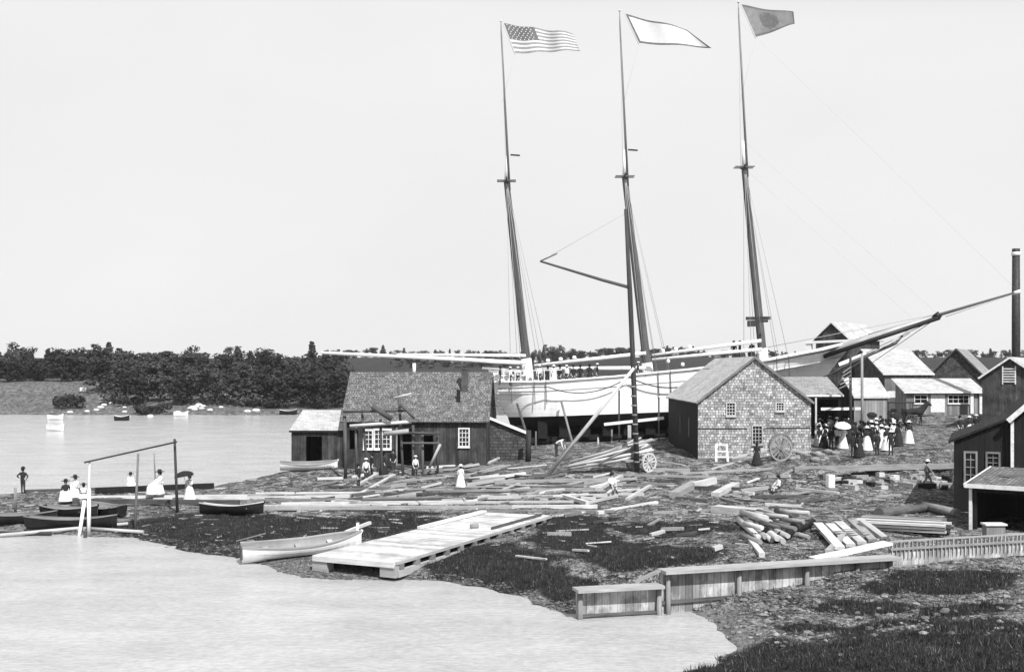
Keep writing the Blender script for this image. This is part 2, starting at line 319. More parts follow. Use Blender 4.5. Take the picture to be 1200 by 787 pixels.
# ------------------------------------------------------------------ buildings
def wall_panel(mb, o, ux, w, h, holes=(), m=0, grain=(0,0,1), th=.12, gable=None, rev=0):
    """wall standing at o, running along ux; outward side is ux x z reversed; holes (x0,z0,x1,z1)"""
    o = Vector(o); ux = Vector(ux).normalized(); uz = Vector((0,0,1)); inn = uz.cross(ux)
    xs_ = sorted({0, w}|{a for q in holes for a in (q[0], q[2])}); zs_ = sorted({0, h}|{a for q in holes for a in (q[1], q[3])})
    P = lambda x, z, k=0: o+ux*x+uz*z+inn*k
    for i in range(len(xs_)-1):
        for j in range(len(zs_)-1):
            cx, cz = (xs_[i]+xs_[i+1])/2, (zs_[j]+zs_[j+1])/2
            if any(a < cx < c and b_ < cz < d for a, b_, c, d in holes): continue
            mb.face([P(xs_[i], zs_[j]), P(xs_[i+1], zs_[j]), P(xs_[i+1], zs_[j+1]), P(xs_[i], zs_[j+1])], m, grain)
    for a, b_, c, d in holes:
        for p, q_ in (((a,b_),(c,b_)), ((c,b_),(c,d)), ((c,d),(a,d)), ((a,d),(a,b_))):
            mb.face([P(*p), P(*q_), P(*q_, th), P(*p, th)], rev, grain)
    if gable: mb.face([P(0, h), P(w, h), P(gable[0], h+gable[1])], m, grain)

def window(parent, o, ux, x, z, w, h, nx_=2, nz_=3, frame='trim', fw=.09, name='window'):
    o = Vector(o); ux = Vector(ux).normalized(); out = ux.cross(Vector((0,0,1))); P = lambda a, c, k: o+ux*(x+a)+Vector((0,0,z+c))+out*k
    mb = MB()
    for a in (0, w): mb.beam(P(a, -fw/2, .02), P(a, h+fw/2, .02), fw, .1, up=out)
    for c in (0, h): mb.beam(P(fw/2+.003, c, .023), P(w-fw/2-.003, c, .023), .1, fw)
    mb.beam(P(-.08, -.09, .05), P(w+.08, -.09, .05), .16, .06)
    for i in range(1, nx_): mb.beam(P(w*i/nx_, .03, -.02), P(w*i/nx_, h-.03, -.02), .045, .04, up=out)
    for j in range(1, nz_): mb.beam(P(.03, h*j/nz_, -.012), P(w-.03, h*j/nz_, -.012), .04, .045)
    f = mb.build(name, M[frame], parent); g = MB(); g.face([P(0, 0, -.06), P(w, 0, -.06), P(w, h, -.06), P(0, h, -.06)]); g.build('pane', M['glass'], f); return f

def house(name, label, loc, rz, w, dep, eave, rise, ridge='x', wall='siding', roof='roof_old', holes=None, over=.25, front=None, side=None, cat='building', back_eave=None, roofth=.12, rakes='trim', base=0):
    """local frame: front wall at y=0 from x=0..w, body behind at y>0; ridge along x or y, or 'shed' (monopitch rising to the back)"""
    r = thing(name, label, cat, loc, rz); holes = holes or {}; mb = MB(); b0 = Vector((0,0,-base))
    H0 = eave+base; hg = lambda mm, d: d if 'shingle' in mm or 'wall_dark' in mm else (0,0,1)
    sh = lambda hs: [(a, b_+base, c, d+base) for a, b_, c, d in hs]
    gf = (w/2, rise) if ridge == 'y' else None; gs = (dep/2, rise) if ridge == 'x' else None
    wm_, ws_ = 0, (1 if side else 0)
    wall_panel(mb, b0, (1,0,0), w, H0, sh(holes.get('front', [])), wm_, hg(wall, (1,0,0)), gable=gf)
    wall_panel(mb, V(w,0,0)+b0, (0,1,0), dep, H0, sh(holes.get('right', [])), ws_, hg(side or wall, (0,1,0)), gable=gs)
    hb = H0+(rise if ridge == 'shed' else 0)
    wall_panel(mb, V(w,dep,0)+b0, (-1,0,0), w, hb, (), ws_, hg(side or wall, (1,0,0)), gable=gf)
    wall_panel(mb, V(0,dep,0)+b0, (0,-1,0), dep, H0, sh(holes.get('left', [])), ws_, hg(side or wall, (0,1,0)), gable=gs)
    if ridge == 'shed':
        for x in (0, w): mb.face([V(x,0,eave), V(x,dep,eave), V(x,dep,eave+rise)], ws_, (0,0,1))
    mb.build('wall', [M[wall], M[side or wall]], r)
    rb = MB(); o = over
    def slab(a, b_, c, d, ax):
        n = (b_-a).cross(d-a).normalized()*roofth
        if n.z < 0: n = -n
        rb.mesh([a, b_, c, d, a+n, b_+n, c+n, d+n], [(0,3,2,1),(4,5,6,7),(0,1,5,4),(1,2,6,5),(2,3,7,6),(3,0,4,7)], 0, ax)
    e = .02
    if ridge == 'x':
        k = rise/(dep/2); zo = eave-o*k+e; zr = eave+rise+e
        slab(V(-o,-o,zo), V(w+o,-o,zo), V(w+o,dep/2,zr), V(-o,dep/2,zr), V(1,0,0)); slab(V(-o,dep+o,zo), V(w+o,dep+o,zo), V(w+o,dep/2,zr), V(-o,dep/2,zr), V(1,0,0))
    elif ridge == 'y':
        k = rise/(w/2); zo = eave-o*k+e; zr = eave+rise+e
        slab(V(-o,-o,zo), V(-o,dep+o,zo), V(w/2,dep+o,zr), V(w/2,-o,zr), V(0,1,0)); slab(V(w+o,-o,zo), V(w+o,dep+o,zo), V(w/2,dep+o,zr), V(w/2,-o,zr), V(0,1,0))
    else:
        k = rise/dep; slab(V(-o,-o,eave-o*k+e), V(w+o,-o,eave-o*k+e), V(w+o,dep+o,eave+rise+o*k+e), V(-o,dep+o,eave+rise+o*k+e), V(1,0,0))
    ro = rb.build('roof', M[roof], r)
    if rakes:
        tb = MB(); k_ = .1
        if ridge == 'y':
            tb.beam(V(-o,-o-.03,zo+.03), V(w/2,-o-.03,zr+.03), .05, .16, up=(0,0,1)); tb.beam(V(w/2,-o-.035,zr+.03), V(w+o,-o-.035,zo+.03), .05, .16)
        elif ridge == 'x': tb.beam(V(-o,-o-.03,zo+.05), V(w+o,-o-.03,zo+.05), .05, .14)
        else: tb.beam(V(-o,-o-.03,eave-o*k+.08), V(w+o,-o-.03,eave-o*k+.08), .05, .15)
        tb.build('trim_board', M[rakes], ro)
    return r

# workshop on the left with its long shingle roof
wl = V(-13.0, 86.3, 1.25); WR = R(-3)
ws = house('workshop', 'long low workshop with a grey shingled roof and chimney left of the ship', wl, WR, 11.0, 7.4, 3.85, 3.55, 'x', 'siding', 'roof_old',
           {'front': [(.35,1.5,1.05,3.0),(1.5,1.55,2.2,3.0),(2.3,1.55,3.6,3.05),(4.1,.0,5.3,3.1),(6.0,.6,6.9,2.6),(8.9,1.75,9.7,3.15)]}, over=.3, base=1.2, rakes=None)
window(ws, V(0,0,0), (1,0,0), 1.5, 1.55, .7, 1.45, 2, 4, fw=.14); window(ws, V(0,0,0), (1,0,0), 2.3, 1.55, 1.3, 1.5, 4, 4, fw=.14); window(ws, V(0,0,0), (1,0,0), 8.9, 1.75, .8, 1.4, 3, 4, fw=.1)
mb = MB(); mb.box((9.15, 2.2, 6.6), (.5, .5, 2.2)); mb.box((9.15, 2.2, 7.76), (.6, .6, .14)); mb.build('chimney', M['brick'], ws)
mb = MB(); mb.box((8.75, 1.2, 5.55), (.28, .12, 1.1)); mb.build('roof_hatch', M['black'], ws)
mb = MB(); mb.box((9.3, 1.45, 5.2), (.7, .3, .14)); mb.build('flashing', M['trim'], ws)
mb = MB(); mb.tube([V(4.9,3.7,7.3), V(4.9,3.7,8.2)], .14); mb.build('roof_vent', M['white'], ws)
mb = MB(); mb.beam(V(5.32,-.06,.1), V(5.32,-.06,3.2), .12); mb.beam(V(4.07,-.06,.1), V(4.07,-.06,3.2), .12); mb.build('door_frame', M['timber_mid'], ws)
lt = house('lean_to_shed', 'small lean-to shed with a pale roof and black doorway at the workshop left end', V(-17.3, 87.0, 1.42), R(-1), 4.1, 5.0, 2.65, 1.35, 'shed', 'siding', 'roof_pale',
           {'front': [(1.15,.3,2.4,2.3)]}, over=.15, base=1.2, rakes='siding_dark')
mb = MB(); mb.beam(V(1.05,-.05,.25), V(2.5,-.05,.25), .1); mb.build('door_sill', M['trim'], lt)
sx_ = thing('shingled_annex', 'low shingled annex under the ship stern at the right end of the workshop', 'building', V(-1.9, 90.0, 1.2))
mb = MB(); zl, zr_ = 3.72, 2.36
mb.face([V(0,0,-1), V(3.25,0,-1), V(3.25,0,zr_), V(0,0,zl)], 0, (1,0,0)); mb.face([V(3.25,0,-1), V(3.25,4,-1), V(3.25,4,zr_), V(3.25,0,zr_)], 0, (0,1,0)); mb.face([V(0,4,-1), V(0,4,zl), V(3.25,4,zr_), V(3.25,4,-1)], 0, (1,0,0)); mb.face([V(0,0,-1), V(0,0,zl), V(0,4,zl), V(0,4,-1)], 0, (0,1,0))
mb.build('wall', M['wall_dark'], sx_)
mb = MB(); mb.mesh([V(-.1,-.1,zl+.05), V(3.4,-.1,zr_-.01), V(3.4,4.1,zr_-.01), V(-.1,4.1,zl+.05), V(-.1,-.1,zl+.12), V(3.4,-.1,zr_+.07), V(3.4,4.1,zr_+.07), V(-.1,4.1,zl+.12)], [(0,3,2,1),(4,5,6,7),(0,1,5,4),(1,2,6,5),(2,3,7,6),(3,0,4,7)], 0, (0,1,0)); mb.build('roof', M['roof_grey'], sx_)
tag(MB().beam(V(-1.9, 89.75, 5.06), V(1.5, 89.75, 3.7), .1, .2).build('leaning_plank', M['white']), 'long white plank sloping down from the workshop gable beside the ship stern', 'plank')
tag(MB().tube([V(1.3,88.6,1.3), V(1.32,88.6,4.1)], .22, wob=.1).build('mooring_post', M['spar_dark']), 'thick black post standing right of the shingled annex', 'post')

# scaffold in front of the workshop
sc = thing('scaffold', 'rickety timber scaffold of poles and rails standing in front of the workshop', 'scaffold', W(470, 575, 80), world=True)
def sp_(name, a, b, w, mm='timber_mid', d0=81.0, d1=None):
    d1 = d0 if d1 is None else d1
    MB().tube([W(*a, d0), W(*b, d1)], w*1.0, 7, wob=.08).build(name, M[{'timber_mid':'timber_dark'}.get(mm, mm)], sc)
for a, b_ in (((405,562),(404,487)), ((474,586),(467,452)), ((496,580),(495,505)), ((433,575),(424,480)), ((513,566),(513,505)), ((448,570),(446,492)), ((484,562),(484,498)), ((418,556),(417,500))): sp_('post', a, b_, .13 if a[0] == 405 else .1)
for a, b_, mm, w in (((402,482),(478,481),'timber_dark',.1), ((410,499),(482,494),'timber',.13), ((450,508),(479,505),'timber',.18), ((478,507),(515,508),'timber_mid',.11), ((471,519),(515,519),'timber_mid',.08), ((503,548),(516,520),'timber',.1)): sp_('rail', a, b_, w, mm, 80.6)
sp_('brace', (436,476), (459,491), .2, 'timber_dark', 80.3); sp_('brace', (469,473), (486,490), .12, 'timber_dark', 80.2)
sp_('brace', (462,466), (482,461), .07, 'timber', 80.2)

# shingle shed in the middle
sh_ = house('shingle_shed', 'big gabled shed clad in speckled shingles standing before the ship', V(13.75, 82, 2.6), 0, 8.35, 15.5, 3.95, 3.25, 'y', 'wall_shingle', 'roof_pale',
            {'front': [(2.1,2.95,2.75,4.2-.3),(5.75,3.3,6.35,3.95-.04),(4.0,.85,4.75,2.2)]}, over=.18, side='siding_dark', base=1.5, rakes='timber_mid')  # side: shade of the unlit left wall put into a darker siding
# upper windows sit partly in the gable: frames with panes
window(sh_, V(0,0,0), (1,0,0), 2.1, 2.95, .65, .95, 3, 4, 'timber', fw=.09); window(sh_, V(0,0,0), (1,0,0), 5.75, 3.3, .6, .61, 3, 3, 'timber', fw=.09); window(sh_, V(0,0,0), (1,0,0), 4.0, .85, .75, 1.35, 3, 5, 'timber', fw=.09)
mb = MB(); mb.beam(V(0,-.03,2.0), V(3.6,-.03,2.0), .05, .07); mb.beam(V(5,-.03,2.05), V(8.3,-.03,2.05), .05, .05); mb.build('belt_board', M['timber_dark'], sh_)
mb = MB(); mb.beam(V(.05,-.04,-.3), V(8.3,-.04,-.3), .08, .3); mb.build('sill_beam', M['timber_mid'], sh_)
mb = MB(); mb.box((2.0,8,6.4),(.5,.12,.05)); mb.build('roof_patch', M['black'], sh_)
for y0 in (4.0, 8.5):
    mb = MB(); mb.box((-.03, y0, 1.9), (.05, .16, 1.5)); mb.build('vent_slot', M['timber_mid'], sh_)

# open shed under the bow and the huddle right of it
os_ = house('open_front_shed', 'open-fronted shed with a broad grey roof under the ship bow', V(22.6, 94.5, 3.1), 0, 5.4, 4.6, 3.6, 1.4, 'shed', 'siding', 'roof_grey', {'front': [(.2,.2,5.2,3.3)]}, over=.2, base=1)
mb = MB(); mb.beam(V(3.2,-.3,0), V(3.2,-.3,3.45), .14); mb.build('post', M['timber'], os_)
tag(MB().beam(W(962,479,93), W(1010,478.5,93), .12, .22).build('white_rail', M['white']), 'white horizontal rail running behind the crowd in front of the open shed', 'rail')
hs = house('gable_outbuilding', 'tiny outbuilding with a bright white sloping roof between the two upright poles', V(29.6, 96, 3.2), R(14), 3.2, 3.4, 3.4, 1.5, 'x', 'siding_pale', 'roof_pale', {}, over=.15, base=1, side='siding')
for px, lab in ((997, 'dark upright pole left of its twin behind the crowd'), (1010.5, 'grey upright pole nearest the small outbuilding behind the crowd')):
    a = Gp(px, 512); a = V((px-600)/F*92, 92, hz((px-600)/F*92, 92)-.3)
    tag(MB().tube([a, W(px-.5, 414, 92)], [.14, .1], 7, wob=.05).build('upright_pole', M['spar_dark' if px < 1000 else 'timber_mid']), lab, 'pole')
for k in range(5):
    d_ = 91.4+.1*k; tag(MB().beam(W(983+k*1.2, 455-k*4.6, d_), W(997, 449-k*4.8, d_), .1, .08).build('leaning_board', M['timber_mid']), 'short grey board lodged against the left upright pole beneath the bowsprit', 'board', 'boards lodged against the left upright pole')
# big loft behind the bow
lo = house('mould_loft', 'tall loft building with a pale roof rising behind the ship bow', V(38.9, 142, 4.6), R(-38), 4.3, 11, 8.3, 1.95, 'y', 'siding', 'roof_pale', {}, over=.35, base=2)
mb = MB(); mb.beam(V(-.9,-.8,7.75), V(5.4,-.8,7.95), .5, .3); mb.box((-.6,-.7,7.2),(.7,.5,.9)); mb.build('ledge', M['white'], lo)
# light roofed store
sr = house('pale_roof_store', 'store building with a wide pale roof and dark left gable behind the crowd', V(43.0, 128, 4.1), 0, 5.35, 16, 4.3, 2.9, 'x', 'siding_pale', 'roof_pale', {'front': [(.3,.1,1.7,2.4)]}, over=.3, base=1.2, side='wall_dark')  # side: the unlit gable's shade is put into its darker wall colour
mb = MB(); mb.box((1.0,.06,1.25),(1.36,.05,2.26)); mb.build('door', M['trim'], sr)
gs_ = house('gabled_smithy', 'grey gabled building whose ridge stands above the porch roof', V(49.9, 132.5, 4.3), R(-28), 5.9, 12, 3.9, 3.1, 'y', 'wall_dark', 'roof_grey', {}, over=.35, base=1.2, rakes='timber_dark')
po = house('porch_shop', 'low shop with white framed windows and a pale porch roof up the road', V(43.5, 122.4, 4.1), 0, 8.3, 3.5, 2.35, 1.2, 'shed', 'siding_pale', 'roof_pale',
           {'front': [(.9,1.1,2.3,2.0),(2.7,.1,4.3,2.1),(4.6,1.1,6.9,2.0)]}, over=.4, base=1)
window(po, V(0,0,0), (1,0,0), .9, 1.1, 1.4, .9, 2, 2); window(po, V(0,0,0), (1,0,0), 4.6, 1.1, 2.3, .9, 4, 2)
mb = MB(); mb.box((3.5,.05,1.1),(1.56,.05,1.96)); mb.build('door', M['trim'], po)
for x in (7.2, 8.2): mb = MB(); mb.box((x,-.12,1.15),(.35,.08,2.4)); mb.build('pilaster', M['trim'], po)
bn = house('louvred_barn', 'dark barn with a white louvred gable opening at the right edge under the smokestack', V(44.5, 105, 3.3), R(-32), 4.9, 13, 4.95, 1.75, 'y', 'siding', 'roof_pale', {}, over=.3, base=1.6)
mb = MB()
for k in range(6): mb.box((2.35,-.06,4.5+.24*k),(1.0,.1,.1))
for x in (1.8, 2.9): mb.box((x,-.055,5.1),(.1,.08,1.7))
mb.build('louvre', M['trim'], bn)
st = thing('smokestack', 'tall thin iron smokestack with a pale cap on the right edge', 'smokestack', V(52.7, 116, 3.6))
mb = MB(); mb.tube([V(0,0,0), V(0,0,10), V(0,0,17.2)], [.42,.42,.38], 14); mb.build('flue', M['iron'], st)
mb = MB(); mb.lathe([(.38,17.2),(.46,17.25),(.46,17.55),(.38,17.6)]); mb.build('cap', M['trim'], st)
mb = MB(); mb.lathe([(.39,17.6),(.39,17.95),(.3,17.95)]); mb.build('rim', M['iron'], st)

# black boat shop, right foreground
bk = thing('boat_shop', 'black tarred boat shop with two pale framed windows at the right edge', 'building', V(24.3, 61, .9), R(-23))
mb = MB(); z0 = -.8; ew = 2.9
hl = [(.55,1.9,1.15,3.55),(1.65,2.45,2.3,3.55)]
wall_panel(mb, V(0,0,z0), (1,0,0), ew, 4.1-z0, [(a, b_-z0, c, d-z0) for a, b_, c, d in hl]); mb.face([V(0,0,4.1), V(ew,0,4.1), V(ew,0,5.35)], 0, (0,0,1))
wall_panel(mb, V(0,8,z0), (0,-1,0), 8, 4.1-z0); mb.face([V(0,8,z0), V(ew,8,z0), V(ew,8,5.35), V(0,8,4.1)], 0, (0,0,1))
P5 = [V(ew,-.25,z0), V(ew+9,-.25,z0), V(ew+9,-.25,5.4), V(ew+4.5,-.25,9.6), V(ew,-.25,5.4)]; mb.face(P5, 0, (0,0,1)); mb.face([p+V(0,12,0) for p in P5][::-1], 0, (0,0,1))
for x in (ew, ew+9): mb.face([V(x,-.25,z0), V(x,11.75,z0), V(x,11.75,5.4), V(x,-.25,5.4)], 0, (0,0,1))
mb.build('wall', M['siding_dark'], bk)
rb = MB(); n_ = V(-.36,0,.93)*.12
def slab4(a, b_, c, d, th=.12, m_=0, ax=V(0,1,0)):
    n = (b_-a).cross(d-a).normalized()*th; n = n if n.z > 0 else -n
    rb.mesh([a,b_,c,d,a+n,b_+n,c+n,d+n], [(0,3,2,1),(4,5,6,7),(0,1,5,4),(1,2,6,5),(2,3,7,6),(3,0,4,7)], m_, ax)
slab4(V(-.25,-.2,4.03), V(-.25,8.2,4.03), V(ew-.02,8.2,5.4), V(ew-.02,-.2,5.4)); slab4(V(ew-.2,-.5,5.24), V(ew-.2,12,5.24), V(ew+4.5,12,9.65), V(ew+4.5,-.5,9.65)); slab4(V(ew+9.2,-.5,5.24), V(ew+9.2,12,5.24), V(ew+4.5,12,9.65), V(ew+4.5,-.5,9.65))
rb.build('roof', M['siding_dark'], bk)
for a in hl: window(bk, V(0,0,0), (1,0,0), a[0], a[1], a[2]-a[0], a[3]-a[1], 2, 4, 'timber_mid', fw=.1)
mb = MB(); mb.beam(V(ew+.02,-.32,.9), V(ew+.02,-.32,5.3), .16, .12, up=(0,1,0)); mb.beam(V(ew-.2,-.6,5.3), V(ew+4.5,-.6,9.7), .08, .26); mb.build('corner_board', M['trim'], bk)
# outhouse before it
oh = thing('tool_shed', 'low black shed with a pale boarded roof in front of the boat shop', 'shed', V(22.45, 54.2, 1.0), R(-36))
mb = MB(); TW, TD = 2.9, 5.2
wall_panel(mb, V(0,0,-.6), (1,0,0), TW, 2.85, [(.25,.3,2.5,2.6)]); wall_panel(mb, V(TW,0,-.6), (0,1,0), TD, 2.85); wall_panel(mb, V(TW,TD,-.6), (-1,0,0), TW, 3.3); wall_panel(mb, V(0,TD,-.6), (0,-1,0), TD, 2.85)
for x in (0, TW): mb.face([V(x,0,2.25), V(x,TD,2.25), V(x,TD,2.7)], 0, (0,0,1))
mb.build('wall', M['siding_dark'], oh)
rb = MB(); slab4(V(-.25,-.3,2.27), V(TW+.25,-.3,2.27), V(TW+.25,TD+.2,2.75), V(-.25,TD+.2,2.75), .1); ro = rb.build('roof', M['roof_old'], oh)
mb = MB(); mb.beam(V(-.25,-.34,2.32), V(TW+.25,-.34,2.32), .06, .2); mb.beam(V(-.28,-.3,2.32), V(-.28,TD,2.8), .06, .16); mb.build('trim_board', M['trim'], ro)
mb = MB(); mb.beam(V(-.03,-.04,-.4), V(-.03,-.04,2.2), .14, .1, up=(0,1,0)); mb.beam(V(TW+.03,-.04,-.4), V(TW+.03,-.04,2.2), .14, .1, up=(0,1,0)); mb.build('corner_board', M['trim'], oh)
mb = MB(); mb.beam(V(1.0,2.2,2.58), V(2.6,4.6,2.77), .7, .1); mb.build('roof_hatch', M['timber_dark'], oh)
bx = thing('wooden_bin', 'pale slatted wooden bin standing behind the picket fence by the tool shed', 'bin', V(22.1, 50.9, .95))
mb = MB(); mb.box((0,0,.45),(.85,.5,.9)); mb.build('bin_body', M['timber_mid'], bx); mb = MB(); mb.box((0,-.02,.94),(.98,.62,.08)); mb.build('lid', M['trim'], bx)

# ------------------------------------------------------------------ bulkhead and picket fence
bh = thing('timber_bulkhead', 'timber retaining bulkhead with a broad pale cap stepping down into the water', 'bulkhead', V(2.34, 40, 0), world=True)
A0, A1, A2 = V(2.34,40,0), V(5.45,40.8,0), V(15.1,44.3,0)
def run(a, b_, zt0, zt1, zb, nm='panel', lap=.0):
    mb = MB(); d = (b_-a).normalized(); nrm = d.cross(V(0,0,1))
    n = 1; p = [a+V(0,0,zb), b_+V(0,0,zb), b_+V(0,0,zt1), a+V(0,0,zt0)]; back = [q_-nrm*.14 for q_ in p]
    mb.mesh(p+back, [(0,1,2,3),(7,6,5,4),(0,4,5,1),(1,5,6,2),(2,6,7,3),(3,7,4,0)], 0, (0,0,1)); return mb.build(nm, M['bulk'], bh)
run(A0, A1, 1.0, 1.0, -.9); run(A1+V(.02,.005,0), A2, 1.5, 1.42, -.9)
d1 = (A1-A0).normalized(); d2 = (A2-A1).normalized(); n1_ = d1.cross(V(0,0,1)); n2_ = d2.cross(V(0,0,1))
mb = MB(); mb.beam(A0-d1*.1+n1_*.12+V(0,0,1.06), A1+n1_*.12+V(0,0,1.06), .72, .11); mb.build('cap_plank', M['timber'], bh)
mb = MB(); mb.beam(A1+n2_*.1+V(0,0,1.57), A2+d2*.2+n2_*.1+V(0,0,1.49), .72, .12); mb.build('cap_plank', M['timber'], bh)
mb = MB(); mb.beam(A1-d1*.75-n1_*.5+V(0,0,1.14), A1+d2*.05-n2_*.05+V(0,0,1.6), .5, .1); mb.build('cap_plank', M['timber'], bh)
mb = MB(); mb.beam(A2-d2*3.2-n2_*.6+V(0,0,1.5), V(15.25,45.0,1.95), .62, .1); mb.build('ramp_plank', M['timber'], bh)
mb = MB(); mb.beam(A1+n2_*.05+V(0,0,.42), A2+n2_*.05+V(0,0,.42), .1, .12); mb.build('waling', M['timber_dark'], bh)
mb = MB(); mb.beam(A0+n1_*.05+V(0,0,.1), A1+n1_*.05+V(0,0,.1), .08, .1); mb.build('waling', M['timber_dark'], bh)
L2 = (A2-A1).length
for a, h in [(A0+d1*.08, .98), (A1-d1*.1, .98)]+[(A1+d2*q_, 1.46) for q_ in (.25, 3.25, 6.25, 8.6, L2-.1)]:
    nn = n1_ if h < 1 else n2_
    mb = MB(); mb.tube([a+nn*.14+V(0,0,-.8), a+nn*.14+V(0,0,h)], [.11,.09], 8, wob=.12); mb.build('post', M['timber_mid'], bh)
pf = thing('picket_fence', 'low weathered picket fence running right from the bulkhead to the frame edge', 'fence', V(15.3, 45, 1), world=True)
B0, B1 = V(15.3,45.0,0), V(27,47.9,0); n = 64; dB = (B1-B0).normalized(); nB = dB.cross(V(0,0,1)); LB = (B1-B0).length
mb = MB(); qn = nB*.02; lo_, hi_ = 1.0, 1.16
fp = [B0+qn+V(0,0,lo_-.1), B1+qn+V(0,0,hi_-.1), B1+qn+V(0,0,hi_+.72), B0+qn+V(0,0,lo_+.72)]; bp_ = [q_-nB*.04 for q_ in fp]
mb.mesh(fp+bp_, [(0,1,2,3),(7,6,5,4),(0,4,5,1),(1,5,6,2),(2,6,7,3),(3,7,4,0)], 0, (0,0,1)); mb.build('board_panel', M['bulk'], pf)
for k in range(n):
    p = B0+dB*(LB*(k+.5)/n); zb = 1.0+.02*k/n*8+random.uniform(-.03,.03); ht = .96+random.uniform(-.05,.03)
    if random.random() < .05: continue
    mb = MB(); mb.beam(p+nB*.045+V(0,0,zb+.3), p+nB*.045+V(random.uniform(-.02,.02),0,zb+ht), .03, LB/n*random.uniform(.5,.72), up=tuple(dB.cross(V(0,0,1)))) ; mb.build('picket', M['picket'], pf)
for zz, w_ in ((.28,.09),(.72,.08)): mb = MB(); mb.beam(B0-nB*.06+V(0,0,1.0+zz), B1-nB*.06+V(0,0,1.16+zz), .06, w_); mb.build('rail', M['timber_mid'], pf)
mb = MB(); mb.beam(B0+nB*.09+V(0,0,.97), B1+nB*.07+V(0,0,1.12), .05, .12); mb.build('rail', M['timber_mid'], pf)
mb = MB(); mb.beam(B0+nB*.09+V(0,0,1.70), B1+nB*.09+V(0,0,1.86), .05, .1); mb.build('rail', M['timber_mid'], pf)
mb = MB(); mb.beam(B0+nB*.02+V(0,0,2.0), B1+nB*.02+V(0,0,2.16), .16, .05); mb.build('rail', M['picket'], pf)

# ------------------------------------------------------------------ the schooner
O = V(-1.8, 107, 2.3); SH = thing('schooner', 'large three-masted schooner with a white hull and flags ready on the slip', 'ship', O, world=True)
yaw = R(-6.7); u_ = V(math.cos(yaw), math.sin(yaw), 0); v_ = V(math.sin(yaw), -math.cos(yaw), 0)   # v_ : towards the camera
PT = .044; LOA = 34.0
def S(u, v, z): return V(-1.8, 107, 0)+u_*u+v_*v+V(0, 0, z+PT*u)
def interp(x, pts):
    for (a, c), (b_, d) in zip(pts, pts[1:]):
        if x <= b_: k = (x-a)/(b_-a); k = max(0, min(1, k)); return c+(d-c)*k
    return pts[-1][1]
rail = [(0,7.75),(.15,7.55),(.35,7.75),(.55,8.1),(.75,8.65),(.9,9.4),(1,10.1)]
bR = [(0,2.7),(.08,3.3),(.25,3.95),(.6,4.05),(.75,3.8),(.86,3.0),(.94,1.7),(1,.12)]
bW = [(0,1.6),(.08,2.9),(.2,3.8),(.6,4.0),(.72,3.6),(.83,2.5),(.92,1.1),(1,.05)]
bB = [(0,.9),(.08,1.4),(.2,2.1),(.35,3.0),(.6,3.0),(.75,2.0),(.88,.8),(1,.03)]
def hullpt(t, k):   # k 0 keel .. 1 rail
    zr = interp(t, rail); zw = 4.35; zk = 2.75; st_ = .0
    uR = t*LOA; uW = 1.6+t*(30.2-1.6); uK = 2.2+t*(29.0-2.2)
    if t < .15: zkk = zk
    else: zkk = zk
    if k < .5:
        q_ = k/.5; z = zkk+(zw-zkk)*q_**1.6; bb = interp(t, bB); half = bb*min(1, q_*2.2) if q_ < .45 else bb+(interp(t, bW)-bb)*((q_-.45)/.55)**.8; uu = uK+(uW-uK)*q_
    else:
        q_ = (k-.5)/.5; z = zw+(zr-zw)*q_; half = interp(t, bW)+(interp(t, bR)-interp(t, bW))*q_**(1.0 if t < .7 else 1.8); uu = uW+(uR-uW)*q_**(1.5 if t > .8 else 1)
    return uu, half, z
NT, NK = 60, 24; mb = MB()
for side in (1, -1):
    P = [[S(*(lambda a: (a[0], side*a[1], a[2]))(hullpt(i/NT, j/NK))) for j in range(NK+1)] for i in range(NT+1)]
    flat = [p for row in P for p in row]; W_ = NK+1
    for j in range(NK):
        fs = []
        for i in range(NT):
            f = (i*W_+j, (i+1)*W_+j, (i+1)*W_+j+1, i*W_+j+1); fs.append(f if side == 1 else f[::-1])
        mb.mesh(flat, fs, 0 if j >= NK/2 else 1, tuple(u_+V(0,0,PT)), True)
tr = [hullpt(0, j/NK) for j in range(NK+1)]
for j in range(NK): a, c = tr[j], tr[j+1]; mb.face([S(a[0],a[1],a[2]), S(c[0],c[1],c[2]), S(c[0],-c[1],c[2]), S(a[0],-a[1],a[2])], 0 if j >= NK/2 else 1)
mb.build('hull', [M['hull_white'], M['antifoul']], SH)
mb = MB(); ring = []
for i in range(NT): 
    a = hullpt(i/NT, 1); c = hullpt((i+1)/NT, 1); mb.face([S(a[0],a[1]*.97,a[2]-1.1), S(c[0],c[1]*.97,c[2]-1.1), S(c[0],-c[1]*.97,c[2]-1.1), S(a[0],-a[1]*.97,a[2]-1.1)], 0, tuple(u_))
mb.build('deck', M['timber_mid'], SH)
for sd_ in (1, -1):
    mb = MB()
    for i in range(NT): a = hullpt(i/NT, 1); c = hullpt((i+1)/NT, 1); mb.beam(S(a[0],sd_*a[1],a[2]+.05), S(c[0],sd_*c[1],c[2]+.05), .34, .14)
    mb.build('rail_cap', M['white'], SH)
    mb = MB()
    for i in range(NT):
        a = hullpt(i/NT, .875); c = hullpt((i+1)/NT, .875); mb.beam(S(a[0],sd_*(a[1]+.03),a[2]), S(c[0],sd_*(c[1]+.03),c[2]), .06, .09)
    mb.build('rub_rail', M['trim'], SH)
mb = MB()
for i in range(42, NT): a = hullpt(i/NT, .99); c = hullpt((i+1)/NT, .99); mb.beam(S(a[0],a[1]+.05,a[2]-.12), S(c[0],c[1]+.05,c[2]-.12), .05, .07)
mb.build('painted_rail_shadow', M['black'], SH)  # black strip put in as the shade under the rail cap
mb = MB(); mb.beam(S(1.2,0,2.55), S(29.3,0,2.55), .45, .5); mb.build('keel', M['antifoul'], SH)
